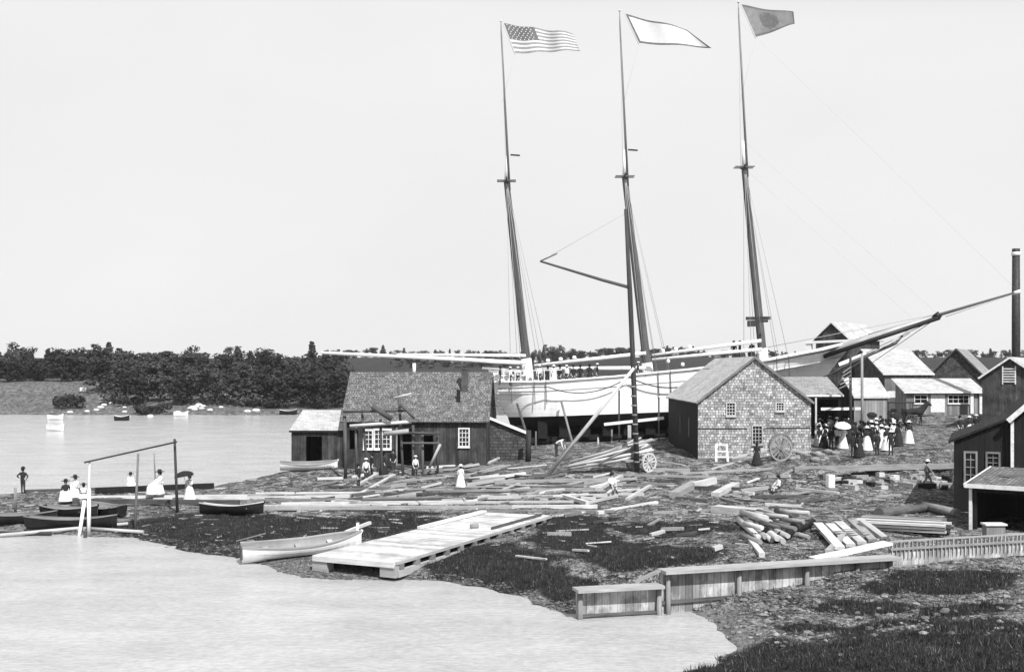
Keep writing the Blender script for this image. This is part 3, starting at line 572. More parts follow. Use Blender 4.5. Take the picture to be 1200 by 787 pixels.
mb = MB(); mb.beam(S(3.6,0,2.4), S(2.6,0,6.0), .25, 1.0, up=tuple(u_)); mb.build('rudder', M['antifoul'], SH)
# deck houses
mb = MB()
mb.box(S(1.5,.2,7.4), (3.2,4.6,1.7), yaw); mb.box(S(1.5,.2,8.32), (3.6,5.0,.12), yaw)
mb.build('after_cabin', M['white'], SH)
mb = MB()
for k in range(12): p = S(.3+k*.55,3.1+.06*k,7.7); mb.beam(p, p+V(0,0,1.0), .06)
mb.beam(S(.2,3.1,8.75), S(6.9,3.8,8.6), .07); mb.build('quarter_rail', M['white'], SH)
# masts
DM = 105.9
masts = [('mizzen', (622,450), (616.5,420), (593.5,212), (594.5,182), (587.5,40), (587,26)),
         ('main', (763,452), (758,425), (732,207), (732,176), (726.5,32), (726,14)),
         ('fore', (898,440), (893,408), (872,196), (871,165), (865.5,20), (865,4))]
for (nm, foot, wtop, head, dbl, truck, tip) in masts:
    mb = MB(); d_ = DM-(foot[0]-622)*.0105
    f0, f1, f2 = W(*foot, d_), W(*wtop, d_), W(*head, d_)
    mb.tube([f1, f1.lerp(f2,.5), f2], [.40,.36,.27], 12, cap=False); mb.build('mast', M['spar'], SH)
    mb = MB(); mb.tube([f0-V(0,0,1), f1], [.5,.5], 12); mb.build('mast_coat', M['white'], SH)
    mb = MB(); p = f2; q_ = W(*dbl, d_); mb.tube([p, p.lerp(q_,1.0)], [.22,.14], 8); mb.build('mast_head', M['white'], SH)
    mb = MB(); o2 = V(.25,0,-.6); mb.tube([f2+V(.28,-.1,-.9), W(*truck, d_)+V(.0,-.1,0), W(*tip, d_)+V(0,-.1,0)], [.13,.075,.04], 8); mb.build('topmast', M['spar_pale'], SH)
    mb = MB()
    mb.beam(p+V(-.9,-.4,0), p+V(.9,-.4,0), .14,.1); mb.beam(p+V(-.9,.4,0), p+V(.9,.4,0), .14,.1); mb.beam(p+V(0,-1.5,.12), p+V(0,1.5,.12), .12,.1); mb.build('crosstrees', M['spar'], SH)
    mb = MB()
    mb.lathe([(.0,.0),(.12,.03),(.13,.12),(0,.15)], W(*tip, d_)+V(0,-.1,0), 8); mb.build('truck', M['trim'], SH)
    if nm != 'fore':
        c_ = W(*dbl, d_); mb = MB(); mb.beam(c_+V(.3,-.2,0), c_+V(1.2,-.2,-.06), .1,.14); mb.build('jumper_strut', M['black'], SH)
    # shrouds both sides, one mesh each
    ub = (W(*foot, d_)-V(-1.8,107,0)).dot(u_)
    for sd_ in (1, -1):
        for k in (-1.6, -.5, .6, 1.7):
            t_ = max(.03, min(.97, (ub+k)/LOA)); a = hullpt(t_, 1)
            mb = MB(); mb.tube([S(a[0], sd_*(a[1]+.12), a[2]-.2), p+V(0,-.15*sd_,0)], .02, 4); mb.build('shroud', M['rope_grey'], SH)
            if sd_ == 1 and k in (-1.6, .6, 1.7):
                mb = MB(); mb.beam(S(a[0], a[1]+.14, a[2]+.1), S(a[0]+.1, a[1]+.1, a[2]-2.1), .06,.09); mb.build('chain_plate', M['spar'], SH)
    # topmast stays
    mb = MB(); mb.tube([W(*truck, d_), p+V(0,1.5,.1)], .012, 4); mb.tube([W(*truck, d_), p+V(0,-1.5,.1)], .012, 4); mb.build('topmast_shroud', M['rope_grey'], SH)
def spar(name, a, b_, r, da, db, mm='white', taper=.7):
    p, q_ = W(*a, da), W(*b_, db); mb = MB(); mb.tube([p, p.lerp(q_,.5), q_], [r, r, r*taper], 10); return mb.build(name, M[mm], SH)
spar('mizzen_boom', (617,425), (377,413), .2, 105, 107.5); spar('mizzen_gaff', (616,416.5), (465,415), .14, 105, 107)
for o_ in ((spar('main_boom', (757,431), (627,432), .19, 103.6, 104.6), 0), (spar('main_gaff', (757,413.5), (626,428), .17, 103.4, 104.4), (642,657,673)), (spar('fore_boom', (893,409), (764,421), .17, 102.2, 103.2), 0), (spar('fore_gaff', (892,399), (764,416), .17, 102, 103), (777,792,808))):
    sp0, bl = o_
    for px in (bl or ()):
        y_ = (427.5-(px-626)*.1107) if px < 700 else (416-(px-764)*.133)
        mb = MB(); mb.lathe([(0,-.2),(.15,-.17),(.2,0),(.15,.17),(0,.2)], W(px, y_-3.2, 103.2), 10); mb.build('block', M['white'], sp0)
for px, py in ((800,427),(783,423)): mb = MB(); mb.lathe([(0,-.2),(.15,-.16),(.18,0),(.14,.16),(0,.2)], W(px,py,102.4), 8); mb.build('block', M['white'], SH)
spar('boat_davit', (535,440), (600,436), .1, 106, 106)
spar('gallows_beam', (565,431), (617,434), .12, 106.5, 106)
for px in (574,590,604): spar('gallows_post', (px,432), (px+1,452), .12, 106.2, 106)
mb = MB(); mb.beam(W(874,373,101.4), W(903,372.5,101.4), .1,.3); mb.build('staging_board', M['spar_dark'], SH)
mb = MB(); mb.beam(W(876,379.5,101.3), W(889,379,101.3), .3,.5); mb.beam(W(876,377,101.2), W(900,376,101.2), .1,.22); mb.build('staging_board', M['spar_dark'], SH)
# bowsprit and headgear
spar('bowsprit', (965,414.5), (1101,370), .40, 102.2, 100.4, 'timber', .75)
mb = MB(); a, c = W(965,417.5,101.7), W(1101,372,100.0); mb.tube([a, c], [.2,.2], 8); mb.build('bowsprit_underside', M['black'], SH)  # black tube along the underside of the bowsprit
spar('jib_boom', (1018,393), (1195,341), .15, 101.7, 99.2, 'spar', .6); 
mb = MB(); mb.tube([W(1188,343.5,99.25), W(1196,341,99.1)], .16, 8); mb.build('jib_boom_cap', M['white'], SH)
mb = MB(); mb.tube([W(1096,367,100.2), W(1101,373,100.1)], .3, 8); mb.build('bowsprit_cap', M['black'], SH)
mb = MB(); mb.beam(W(948,414,102.2), W(1012,397.5,101.9), .3, .35); mb.build('head_rail', M['white'], SH)
mb = MB(); mb.tube([W(975,437,101.6), W(998,424,101.3), W(1050,402,101), W(1058,393,100.8)], [.18,.2,.12,.05], 8); mb.build('knee_of_the_head', M['spar'], SH)
mb = MB(); mb.beam(W(983,427,101.3), W(1015,414,101.2), .1,.3); mb.build('trail_board', M['white'], SH)
for a, c, mm in (((1100,372),(985,428),'rope'), ((1075,380),(992,434),'rope_pale'), ((1066,390),(1005,425),'rope'), ((1090,378),(1000,440),'rope'), ((1195,342),(1108,371),'rope_grey'), ((1098,368),(893,408),'rope_grey')):
    mb = MB(); mb.tube([W(*a,100.3), W(*c,101.5)], .03, 5); mb.build('bobstay', M[mm], SH)
for tp, e in (((871,165),(1100,369)), ((871,196),(1075,378)), ((865.5,24),(1193,341))):
    mb = MB(); mb.tube([W(*tp,103), W(*e,100.2)], .005, 4); mb.build('forestay', M['rope_grey'], SH)
def sag(p, q_, s, n=12): return [p.lerp(q_, k/n)-V(0,0,s*4*(k/n)*(1-k/n)) for k in range(n+1)]
def swag(name, a, b_, s, r, d0, d1, mm='rope'):
    mb = MB(); mb.tube(sag(W(*a,d0), W(*b_,d1), s), r, 5, m=0); return mb.build(name, M[mm], SH)
mb = MB(); mb.tube([W(583,455,103.2), W(600,455,102.6), W(625,453.5,102.2), W(643,453.5,102)], .05, 6); mb.build('hawser', M['rope'], SH)
swag('hawser', (643,453.5), (738,441), .95, .05, 102, 101); swag('hawser', (738,442), (800,453), .4, .06, 101, 100.5); swag('hawser', (918,441), (985,432), .6, .06, 100.6, 100.8)
# shores standing against the hull, keel blocks
for a, c, lab in (((606,473),(617,508),'thin dark shore propping the ship at its stern'), ((658,471),(671,520),'pale shore leaning against the ship above the stooping workman')):
    tag(MB().tube([W(*a,102.0), W(*c,98.5)], .11, 7).build('shore_prop', M['timber_dark' if a[0] < 610 else 'timber_mid']), lab, 'prop')
for px, y0, y1, mm, lab in ((628,505,523,'timber_mid','short grey prop below the ship stern'), (701,512,520,'timber','stubby white prop deep under the white hull'), (717,503,525,'timber_mid','grey prop standing left of the dangling ladder line under the hull'), (725.5,457,521,'spar_dark','long thin dark prop left of the derrick mast under the hull'), (737.5,498,519,'timber','bright white prop directly left of the derrick mast'),
                        (772,465,519,'timber_dark','thin prop at the corner of the shingle shed below the hull')):
    tag(MB().beam(W(px,y0,100), W(px,y1,100), .14 if px != 737.5 else .3).build('shore_prop', M[mm]), lab, 'prop')
for k in range(12):
    p = S(3.6+k*2.1, 0, 2.3); g = hz(p.x, p.y)
    tag(MB().box(V(p.x,p.y,(p.z+g-.4)/2), (.9,1.6,max(.3,p.z-g+.4)), yaw).build('keel_block', M['dark']), 'dark timber keel block in the row beneath the ship', 'keel block', 'keel blocks beneath the ship')  # blocks coloured near-black to carry the shade beneath the hull
tag(MB().beam(W(708,497,99), W(778,489.5,98), .12,.25).build('staging_plank', M['white']), 'white staging plank hung level against the black underside of the hull', 'plank')
mb = MB(); 
# near-black cradle timbers: the shade below the hull is put into their colour
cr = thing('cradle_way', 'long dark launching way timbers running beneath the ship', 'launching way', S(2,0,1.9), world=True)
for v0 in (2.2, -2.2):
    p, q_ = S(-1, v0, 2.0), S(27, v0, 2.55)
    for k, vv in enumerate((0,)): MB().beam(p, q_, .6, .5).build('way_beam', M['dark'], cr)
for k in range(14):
    p = S(1+k*2, 2.2, 2.35); MB().beam(S(1+k*2, 2.5, 2.3), S(1+k*2, 2.6, 3.9 if k > 1 else 3.5), .9,.6).build('poppet', M['dark'], cr)  # poppets darkened too, as shade under the ship

# flags
def flag(name, label, tl, tr_, br, bl, d, stripes=0, mats=(), waves=2.2, amp=.35, canton=False, pen=False, disk=False):
    p = [W(*q_, d) for q_ in (tl, tr_, br, bl)]; nu, nv = 30, 13; root = thing(name, label, 'flag', p[3], world=True)
    def pt(a, b_):
        q_ = p[0].lerp(p[1], a).lerp(p[3].lerp(p[2], a), b_); w = math.sin(a*waves*6.28+b_*1.2)*amp*(.15+a); return q_+V(0, w, math.sin(a*waves*6.28+1+b_)*amp*.18)
    groups = {}
    for j in range(nv):
        for i in range(nu):
            a, b_ = (i+.5)/nu, (j+.5)/nv
            if pen: k = 'border' if (i < 1 or i >= nu-1 or j < 1 or j >= nv-1) else 'field'
            elif canton and a < .42 and j < 7: k = 'canton'
            elif stripes: k = 'dark_stripes' if j % 2 == 0 else 'field'
            elif disk and ((a-.45)/.2)**2+((b_-.5)/.33)**2 < 1: k = 'emblem_disk'
            elif disk and (j < 1 or j >= nv-1 or i >= nu-1): k = 'border'
            else: k = 'field'
            groups.setdefault(k, MB()).face([pt(i/nu, j/nv), pt((i+1)/nu, j/nv), pt((i+1)/nu, (j+1)/nv), pt(i/nu, (j+1)/nv)], 0, None, True)
    for k, g in groups.items(): g.build(k, M[mats[k]], root)
    if canton:
        sb = MB()
        for r_ in range(7):
            for c_ in range(6):
                a, b_ = (c_+.6+(r_ % 2)*.4)/6.8*.42, (r_+.5)/13; q_ = pt(a, b_)
                for off in (-.02, .02):
                    sb.face([q_+V(math.sin(k*math.pi/5)*(.09 if k % 2 == 0 else .038), off, math.cos(k*math.pi/5)*(.09 if k % 2 == 0 else .038)) for k in range(10)])
        sb.build('stars', M['flag_white'], root)
    hb = MB(); hb.tube([p[0]+V(-.15,0,.1), p[3]+V(-.05,0,-.1)], .02, 5); hb.tube([p[3]+V(-.05,0,-.1), W(tl[0]-2, 120, d)], .008, 4); hb.build('halyard', M['rope_grey'], root); return root
flag('striped_flag', 'striped flag with a starred corner flying from the left mast', (590.5,28), (672,39), (680,59), (604,63), 105.6, 1, dict(canton='flag_dark', dark_stripes='flag_stripe', field='flag_white'), canton=True)
flag('pennant_flag', 'long white flag with a thin dark border flying from the middle mast', (733,17), (806,34), (834,56), (749,51), 104, 0, dict(border='flag_dark', field='flag_white'), waves=1.3, pen=True)
flag('grey_flag', 'plain dark grey flag with a darker disc flying from the right mast', (869,6), (929,15), (932,28), (886,44), 102.6, 0, dict(border='flag_dark', field='flag_grey', emblem_disk='flag_dark'), waves=.9, disk=True)

# derrick
g0 = V((747-600)/F*77, 77, 0); g0.z = hz(g0.x, 77)
dk = thing('derrick', 'tall dark derrick pole with a slanting boom standing in the yard before the ship', 'derrick', g0, world=True)
mb = MB(); mb.tube([g0-V(0,0,.5), W(742,430,77), W(738,340,77), W(733,245,77)], [.18,.18,.17,.1], 10, wob=.04); mb.build('pole', M['spar_dark'], dk)
mb = MB(); mb.tube([W(739,337,77), W(706,328,77.5), W(633,306,78.5)], [.12,.11,.07], 8); mb.build('boom', M['spar'], dk)
mb = MB(); mb.tube([W(633,306,78.5), W(653,297,78.2)], .05, 5); mb.build('boom_tackle', M['spar'], dk)
mb = MB(); mb.tube([W(634,306,78.5), W(733,250,77)], .012, 4); mb.build('topping_line', M['rope_grey'], dk)
for k in range(9):
    py = 452+k*11; mb = MB(); mb.tube([W(742+k*.55,py,76.98), W(742+k*.55,py+2,76.98)], .2, 9); mb.build('band', M['timber_mid'], dk)
g1 = Gp(638, 558)
tag(MB().tube([g1-V(0,0,.2), W(743,431,76.6)], [.15,.11], 9, wob=.04).build('brace_spar', M['timber']), 'pale slanting spar bracing the derrick pole from the left', 'spar')
# second hanging line/pole
# ------------------------------------------------------------------ boats and float
def rowboat(name, label, L, B, Hh_, ext='black', inn='timber_mid', gun='timber', group=None, thw=3, transom=.55):
    r = thing(name, label, 'boat', group=group); n = 18; k = 6; mo, mi = MB(), MB()
    def st_(t):
        b_ = B/2*(transom+(1-transom)*math.sin(min(1, t/.5)*math.pi/2)) if t < .5 else B/2*math.cos(((t-.5)/.5)**1.6*math.pi/2)
        return max(b_, .02), Hh_*(1+.32*(2*t-1)**2+.15*max(0, t-.6)/.4)
    def P(t, q_, s_, ins=0):
        b_, h = st_(t); a = q_*math.pi/2; bot = .12*h*max(0, (t-.75)/.25)**2
        y = (b_-ins)*max(0, math.sin(a))**.7 if b_ > ins else 0; z = bot+ins+(h-ins*(1 if q_ < .95 else 1)-bot)*(1-math.cos(a))**.85
        return V((t-.5)*L, s_*y, z)
    for s_ in (1, -1):
        for i in range(n):
            for j in range(k):
                f = [P(i/n, j/k, s_), P((i+1)/n, j/k, s_), P((i+1)/n, (j+1)/k, s_), P(i/n, (j+1)/k, s_)]
                g = [P(i/n, j/k, s_, .04), P((i+1)/n, j/k, s_, .04), P((i+1)/n, (j+1)/k, s_, .04), P(i/n, (j+1)/k, s_, .04)]
                mo.face(f if s_ > 0 else f[::-1], 0, (1,0,0), True); mi.face(g[::-1] if s_ > 0 else g, 0, (1,0,0), True)
    tp = [P(0, j/k, 1) for j in range(k+1)]+[P(0, j/k, -1) for j in range(k, 0, -1)]; mo.face(tp)
    mo.build('hull', M[ext], r); mi.build('inner_planking', M[inn], r)
    for s_ in (1, -1):
        g = MB(); pts = [P(i/n, 1, s_) for i in range(n+1)]
        for a, c in zip(pts, pts[1:]): g.beam(a+V(0,0,.01), c+V(0,0,.01), .09, .06)
        g.build('gunwale', M[gun], r)
    for i in range(thw):
        t = .2+.27*i; b_, h = st_(t); g = MB(); g.box(((t-.5)*L, 0, h*.62), (.24, b_*1.75, .04)); g.build('thwart', M[gun], r)
    g = MB(); g.beam(V(-L/2,0,-.03), V(L*.42,0,-.03), .06, .1); g.beam(V(L*.42,0,-.03), V(L*.5+.05,0,st_(1)[1]+.06), .08,.1); g.build('keel', M[ext], r)
    return r
def put(o, px, py, rz, dz=0, tilt=(0,0)):
    g = Gp(px, py); o.location = g+V(0,0,dz); o.rotation_euler = (R(tilt[0]), R(tilt[1]), R(rz)); return g
put(rowboat('rowboat', 'small dark rowing boat with pale seats lying on the grass left of the float', 3.7, 1.35, .5, 'black', 'timber_mid', 'timber'), 272, 603, -3, .03, (-6, 0))
o = rowboat('skiff', 'white planked skiff with a dark flat stern hauled up beside the float', 5.6, 1.5, .58, 'hull_white', 'timber_mid', 'timber'); put(o, 355, 650, 20, .02, (8, -3))
mb = MB(); mb.box((-2.84,0,.45),(.05,.8,.5)); mb.build('transom', M['timber_dark'], o)
g = Gp(418, 640); tag(MB().tube([g-V(0,0,.2), g+V(.05,0,1.15)], .07).build('stake', M['white']), 'white stake driven in beside the skiff bow', 'stake')
tag(MB().beam(W(405,623,54.5), W(434,612,56), .14).build('loose_spar', M['timber']), 'pale spar resting on the skiff bow', 'spar')
g = Gp(296, 637); tag(MB().beam(g+V(-.7,.3,.15), g+V(.5,-.1,.5), .7, .05).build('slipway_board', M['timber_mid']), 'grey board lying at the skiff stern by the water', 'board')
for px, py, L, rz, lab, ex in ((18,613,4.6,4,'black rowing boat cut by the left edge','black'), (84,618,5.0,0,'long black punt drawn in by the leaning white post','black'), (82,605,3.6,-14,'dark skiff with raised bow behind the black punt','black'), (123,603,3.0,150,'small boat with a pale inside behind the tall white post','black')):
    o = rowboat('rowboat', lab, L, 1.4, .48, ex, 'timber_mid', 'timber_mid'); g = put(o, px, py, rz, .0, (-3, 0)); o.location.z = max(g.z, -.05)
o = rowboat('dory', 'pale dory lying by the water in front of the lean-to shed', 4.3, 1.5, .45, 'hull_white', 'timber_mid', 'timber'); put(o, 362, 551, 12, .1, (4, 0))

fl = thing('landing_float', 'broad pale planked landing float resting half ashore', 'float', V(-4.6, 44.3, 0), world=True)
c0, c1, c2, c3 = V(-8.75,49.0,.78), V(-4.95,47.0,.82), V(2.1,60.8,.98), V(-1.5,62.3,.95)
def slab(a, b_, c, d, th, m_, name, ax, par):
    mb = MB(); n = V(0,0,-th); mb.mesh([a,b_,c,d,a+n,b_+n,c+n,d+n], [(0,1,2,3),(7,6,5,4),(4,5,1,0),(5,6,2,1),(6,7,3,2),(7,4,0,3)], 0, ax); return mb.build(name, M[m_], par)
ax_ = (c1-c0).normalized(); dl = (c2-c1).normalized()
slab(c0, c1, c2, c3, .14, 'plank_deck', 'deck', ax_, fl)
lw = V(0,0,-.42); ins = lambda p, a, b_: p+ax_*a+dl*b_
slab(ins(c0,.12,1.5)+V(0,0,-.3), ins(c1,-.12,1.5)+V(0,0,-.3), ins(c2,-.12,-.3)+V(0,0,-.3), ins(c3,.12,-.3)+V(0,0,-.3), .75, 'dark', 'hull', dl, fl)  # near-black body: shade of the cavity under the deck put into its colour
for a, c, sgn in ((c1, c2, -1), (c0, c3, 1)):
    mb = MB(); mb.beam(a+lw+V(0,0,-.1)+dl*.1, c+lw+V(0,0,-.1)-dl*.1, .24, .3); mb.beam(a+V(0,0,-.07)+dl*.02-ax_*sgn*.015, c+V(0,0,-.07)-ax_*sgn*.015, .14,.12); mb.build('side_log', M['timber'], fl)
    L_ = (c-a).length
    for k in range(12): p = a.lerp(c, (k+.3)/12); mb = MB(); mb.box(p+V(0,0,-.25)-ax_*sgn*.02, (.3,.2,.23), math.atan2(dl.y,dl.x)); mb.build('block', M['timber_mid'], fl)
mb = MB(); mb.beam(c0+V(0,0,-.12)-dl*.06, c1+V(0,0,-.12)-dl*.06, .12, .24); mb.build('end_fascia', M['timber'], fl)
for p in (c0, c1): mb = MB(); mb.box(p+V(0,0,-.42)+dl*.2+(ax_*.35 if p is c0 else -ax_*.35), (.8,.5,.5), math.atan2(ax_.y, ax_.x)); mb.build('end_block', M['timber'], fl)
tag(MB().beam(c0.lerp(c3,.55)+V(0,0,.08)+ax_*.1, c0.lerp(c3,.98)+V(0,0,.1)+ax_*.1, .32,.13).build('edge_timber', M['timber']), 'pale timber lying along the far left edge of the float', 'timber')
tag(MB().beam(c1.lerp(c2,.62)+V(0,0,.08)-ax_*.5, c1.lerp(c2,.97)+V(0,0,.08)-ax_*.35, .1,.12).build('edge_timber', M['timber_dark']), 'dark thin timber lying along the right edge of the float deck', 'timber')
tag(MB().tube([c0.lerp(c2,.62)+V(-.1,0,.1), c0.lerp(c2,.62)+V(.3,.1,.13)], [.12,.16], 8).build('rag_bundle', M['timber_mid']), 'small dark bundle lying on the float deck', 'bundle')

# ------------------------------------------------------------------ post frame at the left beach
fr = thing('net_frame', 'open frame of tall posts and one slanting crossbar on the left beach', 'frame', Gp(160, 622), world=True)
def post(a, c, r, mm, par=None, name='post', dd=0):
    g = Gp(*a); p = W(*c, g.y+dd); return MB().tube([g-V(0,0,.3), g.lerp(p,.5), p], [r, r*.95, r*.85], 8, wob=.05).build(name, M[mm], par)
post((208,600), (204.5,514), .09, 'spar_dark', fr); post((158,622), (162,531), .075, 'timber_mid', fr); post((103,624), (105,541), .06, 'rope_pale', fr); post((104,624),(104.5,572), .11, 'white', fr, 'lower_post', -.12)
post((183,582), (180.5,531), .05, 'timber_mid', fr)
a = Gp(103,624); c = Gp(208,600); mb = MB(); mb.tube([W(99,541.5,a.y-.4), W(207,517.5,c.y-.3)], .05, 8); mb.build('crossbar', M['spar_dark'], fr)
g = Gp(92,628); tag(MB().tube([g-V(0,0,.3), W(99,586,g.y+.6)], .1).build('leaning_post', M['white']), 'short white post leaning left of the tall white post at the water edge', 'post')
tag(MB().tube([Gp(100,630)-V(0,0,.5), Gp(100,630)+V(0,0,.35)], .1).build('pile_stump', M['spar_dark']), 'short dark stump in the water beneath the crossed white posts', 'stump')
g = Gp(18,600); tag(MB().tube([g, W(18,571,g.y)], .09).build('stake', M['timber_mid']), 'faint grey stake left of the standing man', 'stake')
g = Gp(95,571+20); tag(MB().tube([Gp(95,592), W(95,584,Gp(95,592).y)], .09).build('stake', M['timber_mid']), 'short grey stake between the sitters and the white post', 'stake')

# ------------------------------------------------------------------ timbers
def tim(name, label, a, c, w, h, mm, lift=0, group=None, rnd=False, cat='timber', lift2=None):
    p, q_ = Gp(*a), Gp(*c); p = p+V(0,0,h*.45+lift); q_ = q_+V(0,0,h*.45+(lift if lift2 is None else lift2))
    mb = MB(); (mb.tube([p, p.lerp(q_,.5), q_], [w/2*1.1, w/2, w/2*.85], 9, wob=.06) if rnd else mb.beam(p, q_, w, h)); return tag(mb.build(name, M[mm]), label, cat, group)
# long baulks across the spit
LB_ = [((30,577),(190,572),.3,.3,'timber_dark','long black baulk at the standing man\'s feet by the far water'),
 ((112,578),(250,572),.4,.5,'black','long black baulk behind the seated women on the spit'),
 ((180,586),(410,583),.22,.25,'timber','first pale long baulk right of the parasol woman'),
 ((84,589),(280,591),.45,.4,'timber_dark','dark baulk running under the seated group to the rowing boat'),
 ((86,584.5),(290,583),.35,.3,'timber','bright long plank behind the parasol woman'),
 ((250,595),(470,592),.35,.22,'timber','long pale plank just right of the rowing boat'),
 ((270,588),(520,584),.25,.2,'timber_mid','grey long plank between the two bright ones on the spit'),
 ((300,579),(460,578),.22,.2,'timber','bright long timber nearest the far water edge'),
 ((310,597),(600,596),.4,.3,'timber','longest pale baulk lying along the grass edge left of the float'),
 ((420,588),(600,583),.2,.18,'timber_dark','dark thin plank above the longest baulk'),
 ((600,596),(700,595),.35,.3,'timber','pale baulk right of the longest one behind the float'),
 ((560,585),(755,581),.3,.3,'timber','pale long timber behind the seated white figure'),
 ((520,577),(700,574),.25,.25,'timber_mid','grey timber leading to the plank heap'),
 ((580,566),(745,563),.35,.3,'timber','bright timber left of the derrick foot'),
 ((684,557),(852,560),.22,.2,'timber','slender bright timber running right past the derrick foot'),
 ((690,551),(808,553),.45,.35,'timber','thick pale log lying below the loaded cart'),
 ((800,556),(905,550),.25,.2,'timber','pale timber before the shingle shed corner'),
 ((834,550),(868,541),.16,.14,'timber','pale plank sloping up beside the white trestle'),
 ((700,602),(770,590),.3,.25,'timber','pale plank slanting in the grass right of the float'),
 ((240,581.5),(420,580),.22,.2,'timber','straight pale timber along the far side of the spit'),
 ((330,591),(560,588.5),.25,.2,'timber','long pale timber just above the longest baulk'),
 ((380,575.5),(560,573),.22,.2,'timber_mid','long grey timber below the leaning planks'),
 ((480,590.5),(690,588.5),.22,.2,'timber','pale timber running behind the float to the yard'),
 ((450,580),(640,577.5),.22,.2,'timber_dark','long dark timber between the pale ones left of the float'),
 ((620,571),(790,568),.25,.2,'timber_mid','long grey timber crossing the yard behind the seated man'),
 ((560,600.5),(720,600),.25,.2,'timber_mid','long grey timber touching the grass right of the float'),
 ((612,611),(690,600),.18,.15,'timber','thin bright plank behind the float right end'),
 ((765,602),(900,596),.25,.2,'timber_mid','grey timber above the dark grass patch'),
 ((652,623),(690,621),.25,.1,'timber','small bright plank in the grass right of the float corner'),
 ((605,652),(640,656),.2,.1,'timber','short bright board in the grass below the float'),
 ((970,650),(1005,612),.3,.3,'timber','leftmost leaning plank of the plank heap behind the bulkhead ramp'),
 ((1025,583),(1055,581),.25,.2,'timber','short bright timber left of the striding man'),
 ((838,600),(890,605),.9,.5,'timber','broad squared pale block left of the log pile'),
 ((842,594),(862,601),.16,.14,'timber','thin pale plank above the squared block'),
 ((862,586),(900,590),.16,.14,'timber_dark','thin dark plank above the squared block'),
 ((930,553),(1118,549),.45,.45,'timber_mid','long grey kerb timber holding the road edge'),
 ((700,575),(728,560),.45,.3,'timber','bright plank heap piece right of the seated white figure'),
 ((735,586),(762,570),.35,.2,'timber','bright plank slanting at the middle of the yard'),
 ((790,583),(815,569),.7,.45,'timber','broad squared timber slanting left of the shed wheel'),
 ((812,572),(838,566),.5,.5,'timber','thick squared block below the white trestle'),
 ((838,582),(862,570),.6,.4,'timber','bright slanting block right of the broad squared timber'),
 ((868,577),(900,573),.3,.3,'timber','short pale log by the crouching dark figure'),
 ((413,573),(445,555),.32,.25,'timber','long bright plank leaning up toward the scaffold'),
 ((425,578),(462,557),.3,.2,'timber','second bright plank leaning up toward the scaffold right of the first'),
 ((372,562),(402,561),.3,.25,'timber','bright short timber left of the scaffold post'),
 ((545,560),(590,547),.3,.3,'timber','pale log below the workshop window right end'),
 ((556,567),(590,562),.45,.4,'timber','stout pale log right of the white clad child'),
 ((573,543),(592,534),.25,.2,'timber','short bright timber beside the shingled annex')]
for a, c, w, h, mm, lab in LB_: tim('timber_baulk', lab, a, c, w*(.72 if w < .6 else .85), h*(.7 if h < .45 else .8), mm)
# rails in the shallows on the left
for a, c, lab in (((0,630),(150,616),'long pale pole floating from the left edge to the white posts'), ((105,622),(168,626),'short pale pole lying from the white posts to the grey post'), ((0,627),(60,628),'thin dark pole afloat at the left edge')):
    p, q_ = Gp(*a), Gp(*c); p.z = max(p.z,0)+.12; q_.z = max(q_.z,0)+.12
    tag(MB().tube([p, q_], .1, 8).build('floating_pole', M['timber' if 'pale' in lab else 'spar_dark']), lab, 'pole')
# log pile A
k = 0
for i in range(28):
    x0 = 868+random.uniform(0,50); y0 = 606+random.uniform(0,26); ln = random.uniform(18,34); mk = random.choice(['timber','timber','timber_mid','bark'])
    tone = {'timber':'pale','timber_mid':'grey','bark':'dark barked'}[mk]
    tim('round_log', tone+' round log in the tangled log pile behind the bulkhead', (x0,y0), (x0+ln, y0+random.uniform(1,9)), .25, .25, mk, .22*(i % 3), tone+' logs in the tangled log pile', True, 'log')
for i in range(5):
    x0 = 866+i*7; tim('round_log', 'pale log pointing toward the bulkhead at the left of the log pile', (x0,612+i*2), (x0+24, 634+i), .3, .3, 'timber', .1*(i % 2), 'logs pointing toward the bulkhead', True, 'log')
tim('timber_baulk', 'lone pale plank stub pointing at the bulkhead below the log pile', (878,634), (893,653), .25, .2, 'timber')
for i, (x0, y0, w) in enumerate(((898,633,.5),(915,634,.35),(930,628,.5),(940,622,.4))): tim('charred_stump', 'black stump log in the heap right of the log pile', (x0,y0), (x0+13,y0-4), w, w, 'black', .1, 'black stumps right of the log pile', True, 'log')
# plank heap B
for i in range(5):
    x0 = 958+i*13; tim('slab_plank', 'slab plank sloping down behind the bulkhead in the middle heap', (x0+random.uniform(-3,3),622+random.uniform(-2,3)), (x0+26,645-i*3), .42, .14, 'timber' if i != 3 else 'timber_mid', .25+.05*i, 'slab planks in the middle heap', cat='plank', lift2=.05)
for i in range(4): tim('round_log', 'dark log under the slab planks of the middle heap', (960+i*9,628+i*2), (1005+i*5,626+i*2), .3,.3, 'bark', 0, 'dark logs under the middle heap', True, 'log')
# plank stack C
for r_ in range(3):
    for i in range(6):
        o_ = i*.42; a, c = V(16.9+o_*.55-.1*r_, 53.9+o_-.5, 1.35+.15*r_), V(20.3+o_*.3, 51.9+o_-.3, 1.4+.15*r_)
        tag(MB().beam(a+V(random.uniform(-.3,.3),0,0), c+V(random.uniform(-.2,.4),0,0), .3,.1).build('sawn_plank', M[['timber_dark','timber_dark','timber_mid'][r_] if i % 2 else random.choice(['timber','timber_mid'])]), 'sawn plank stacked in the pile left of the tool shed', 'plank', 'planks in the pile left of the tool shed')
tim('round_log', 'thick barked trunk lying behind the plank pile by the boat shop', (1030,607), (1085,600), .55,.55, 'bark', 0, None, True, 'log'); tim('round_log', 'second barked trunk touching the boat shop corner behind the plank pile', (1083,598), (1122,606), .5,.5, 'timber_mid', 0, None, True, 'log')
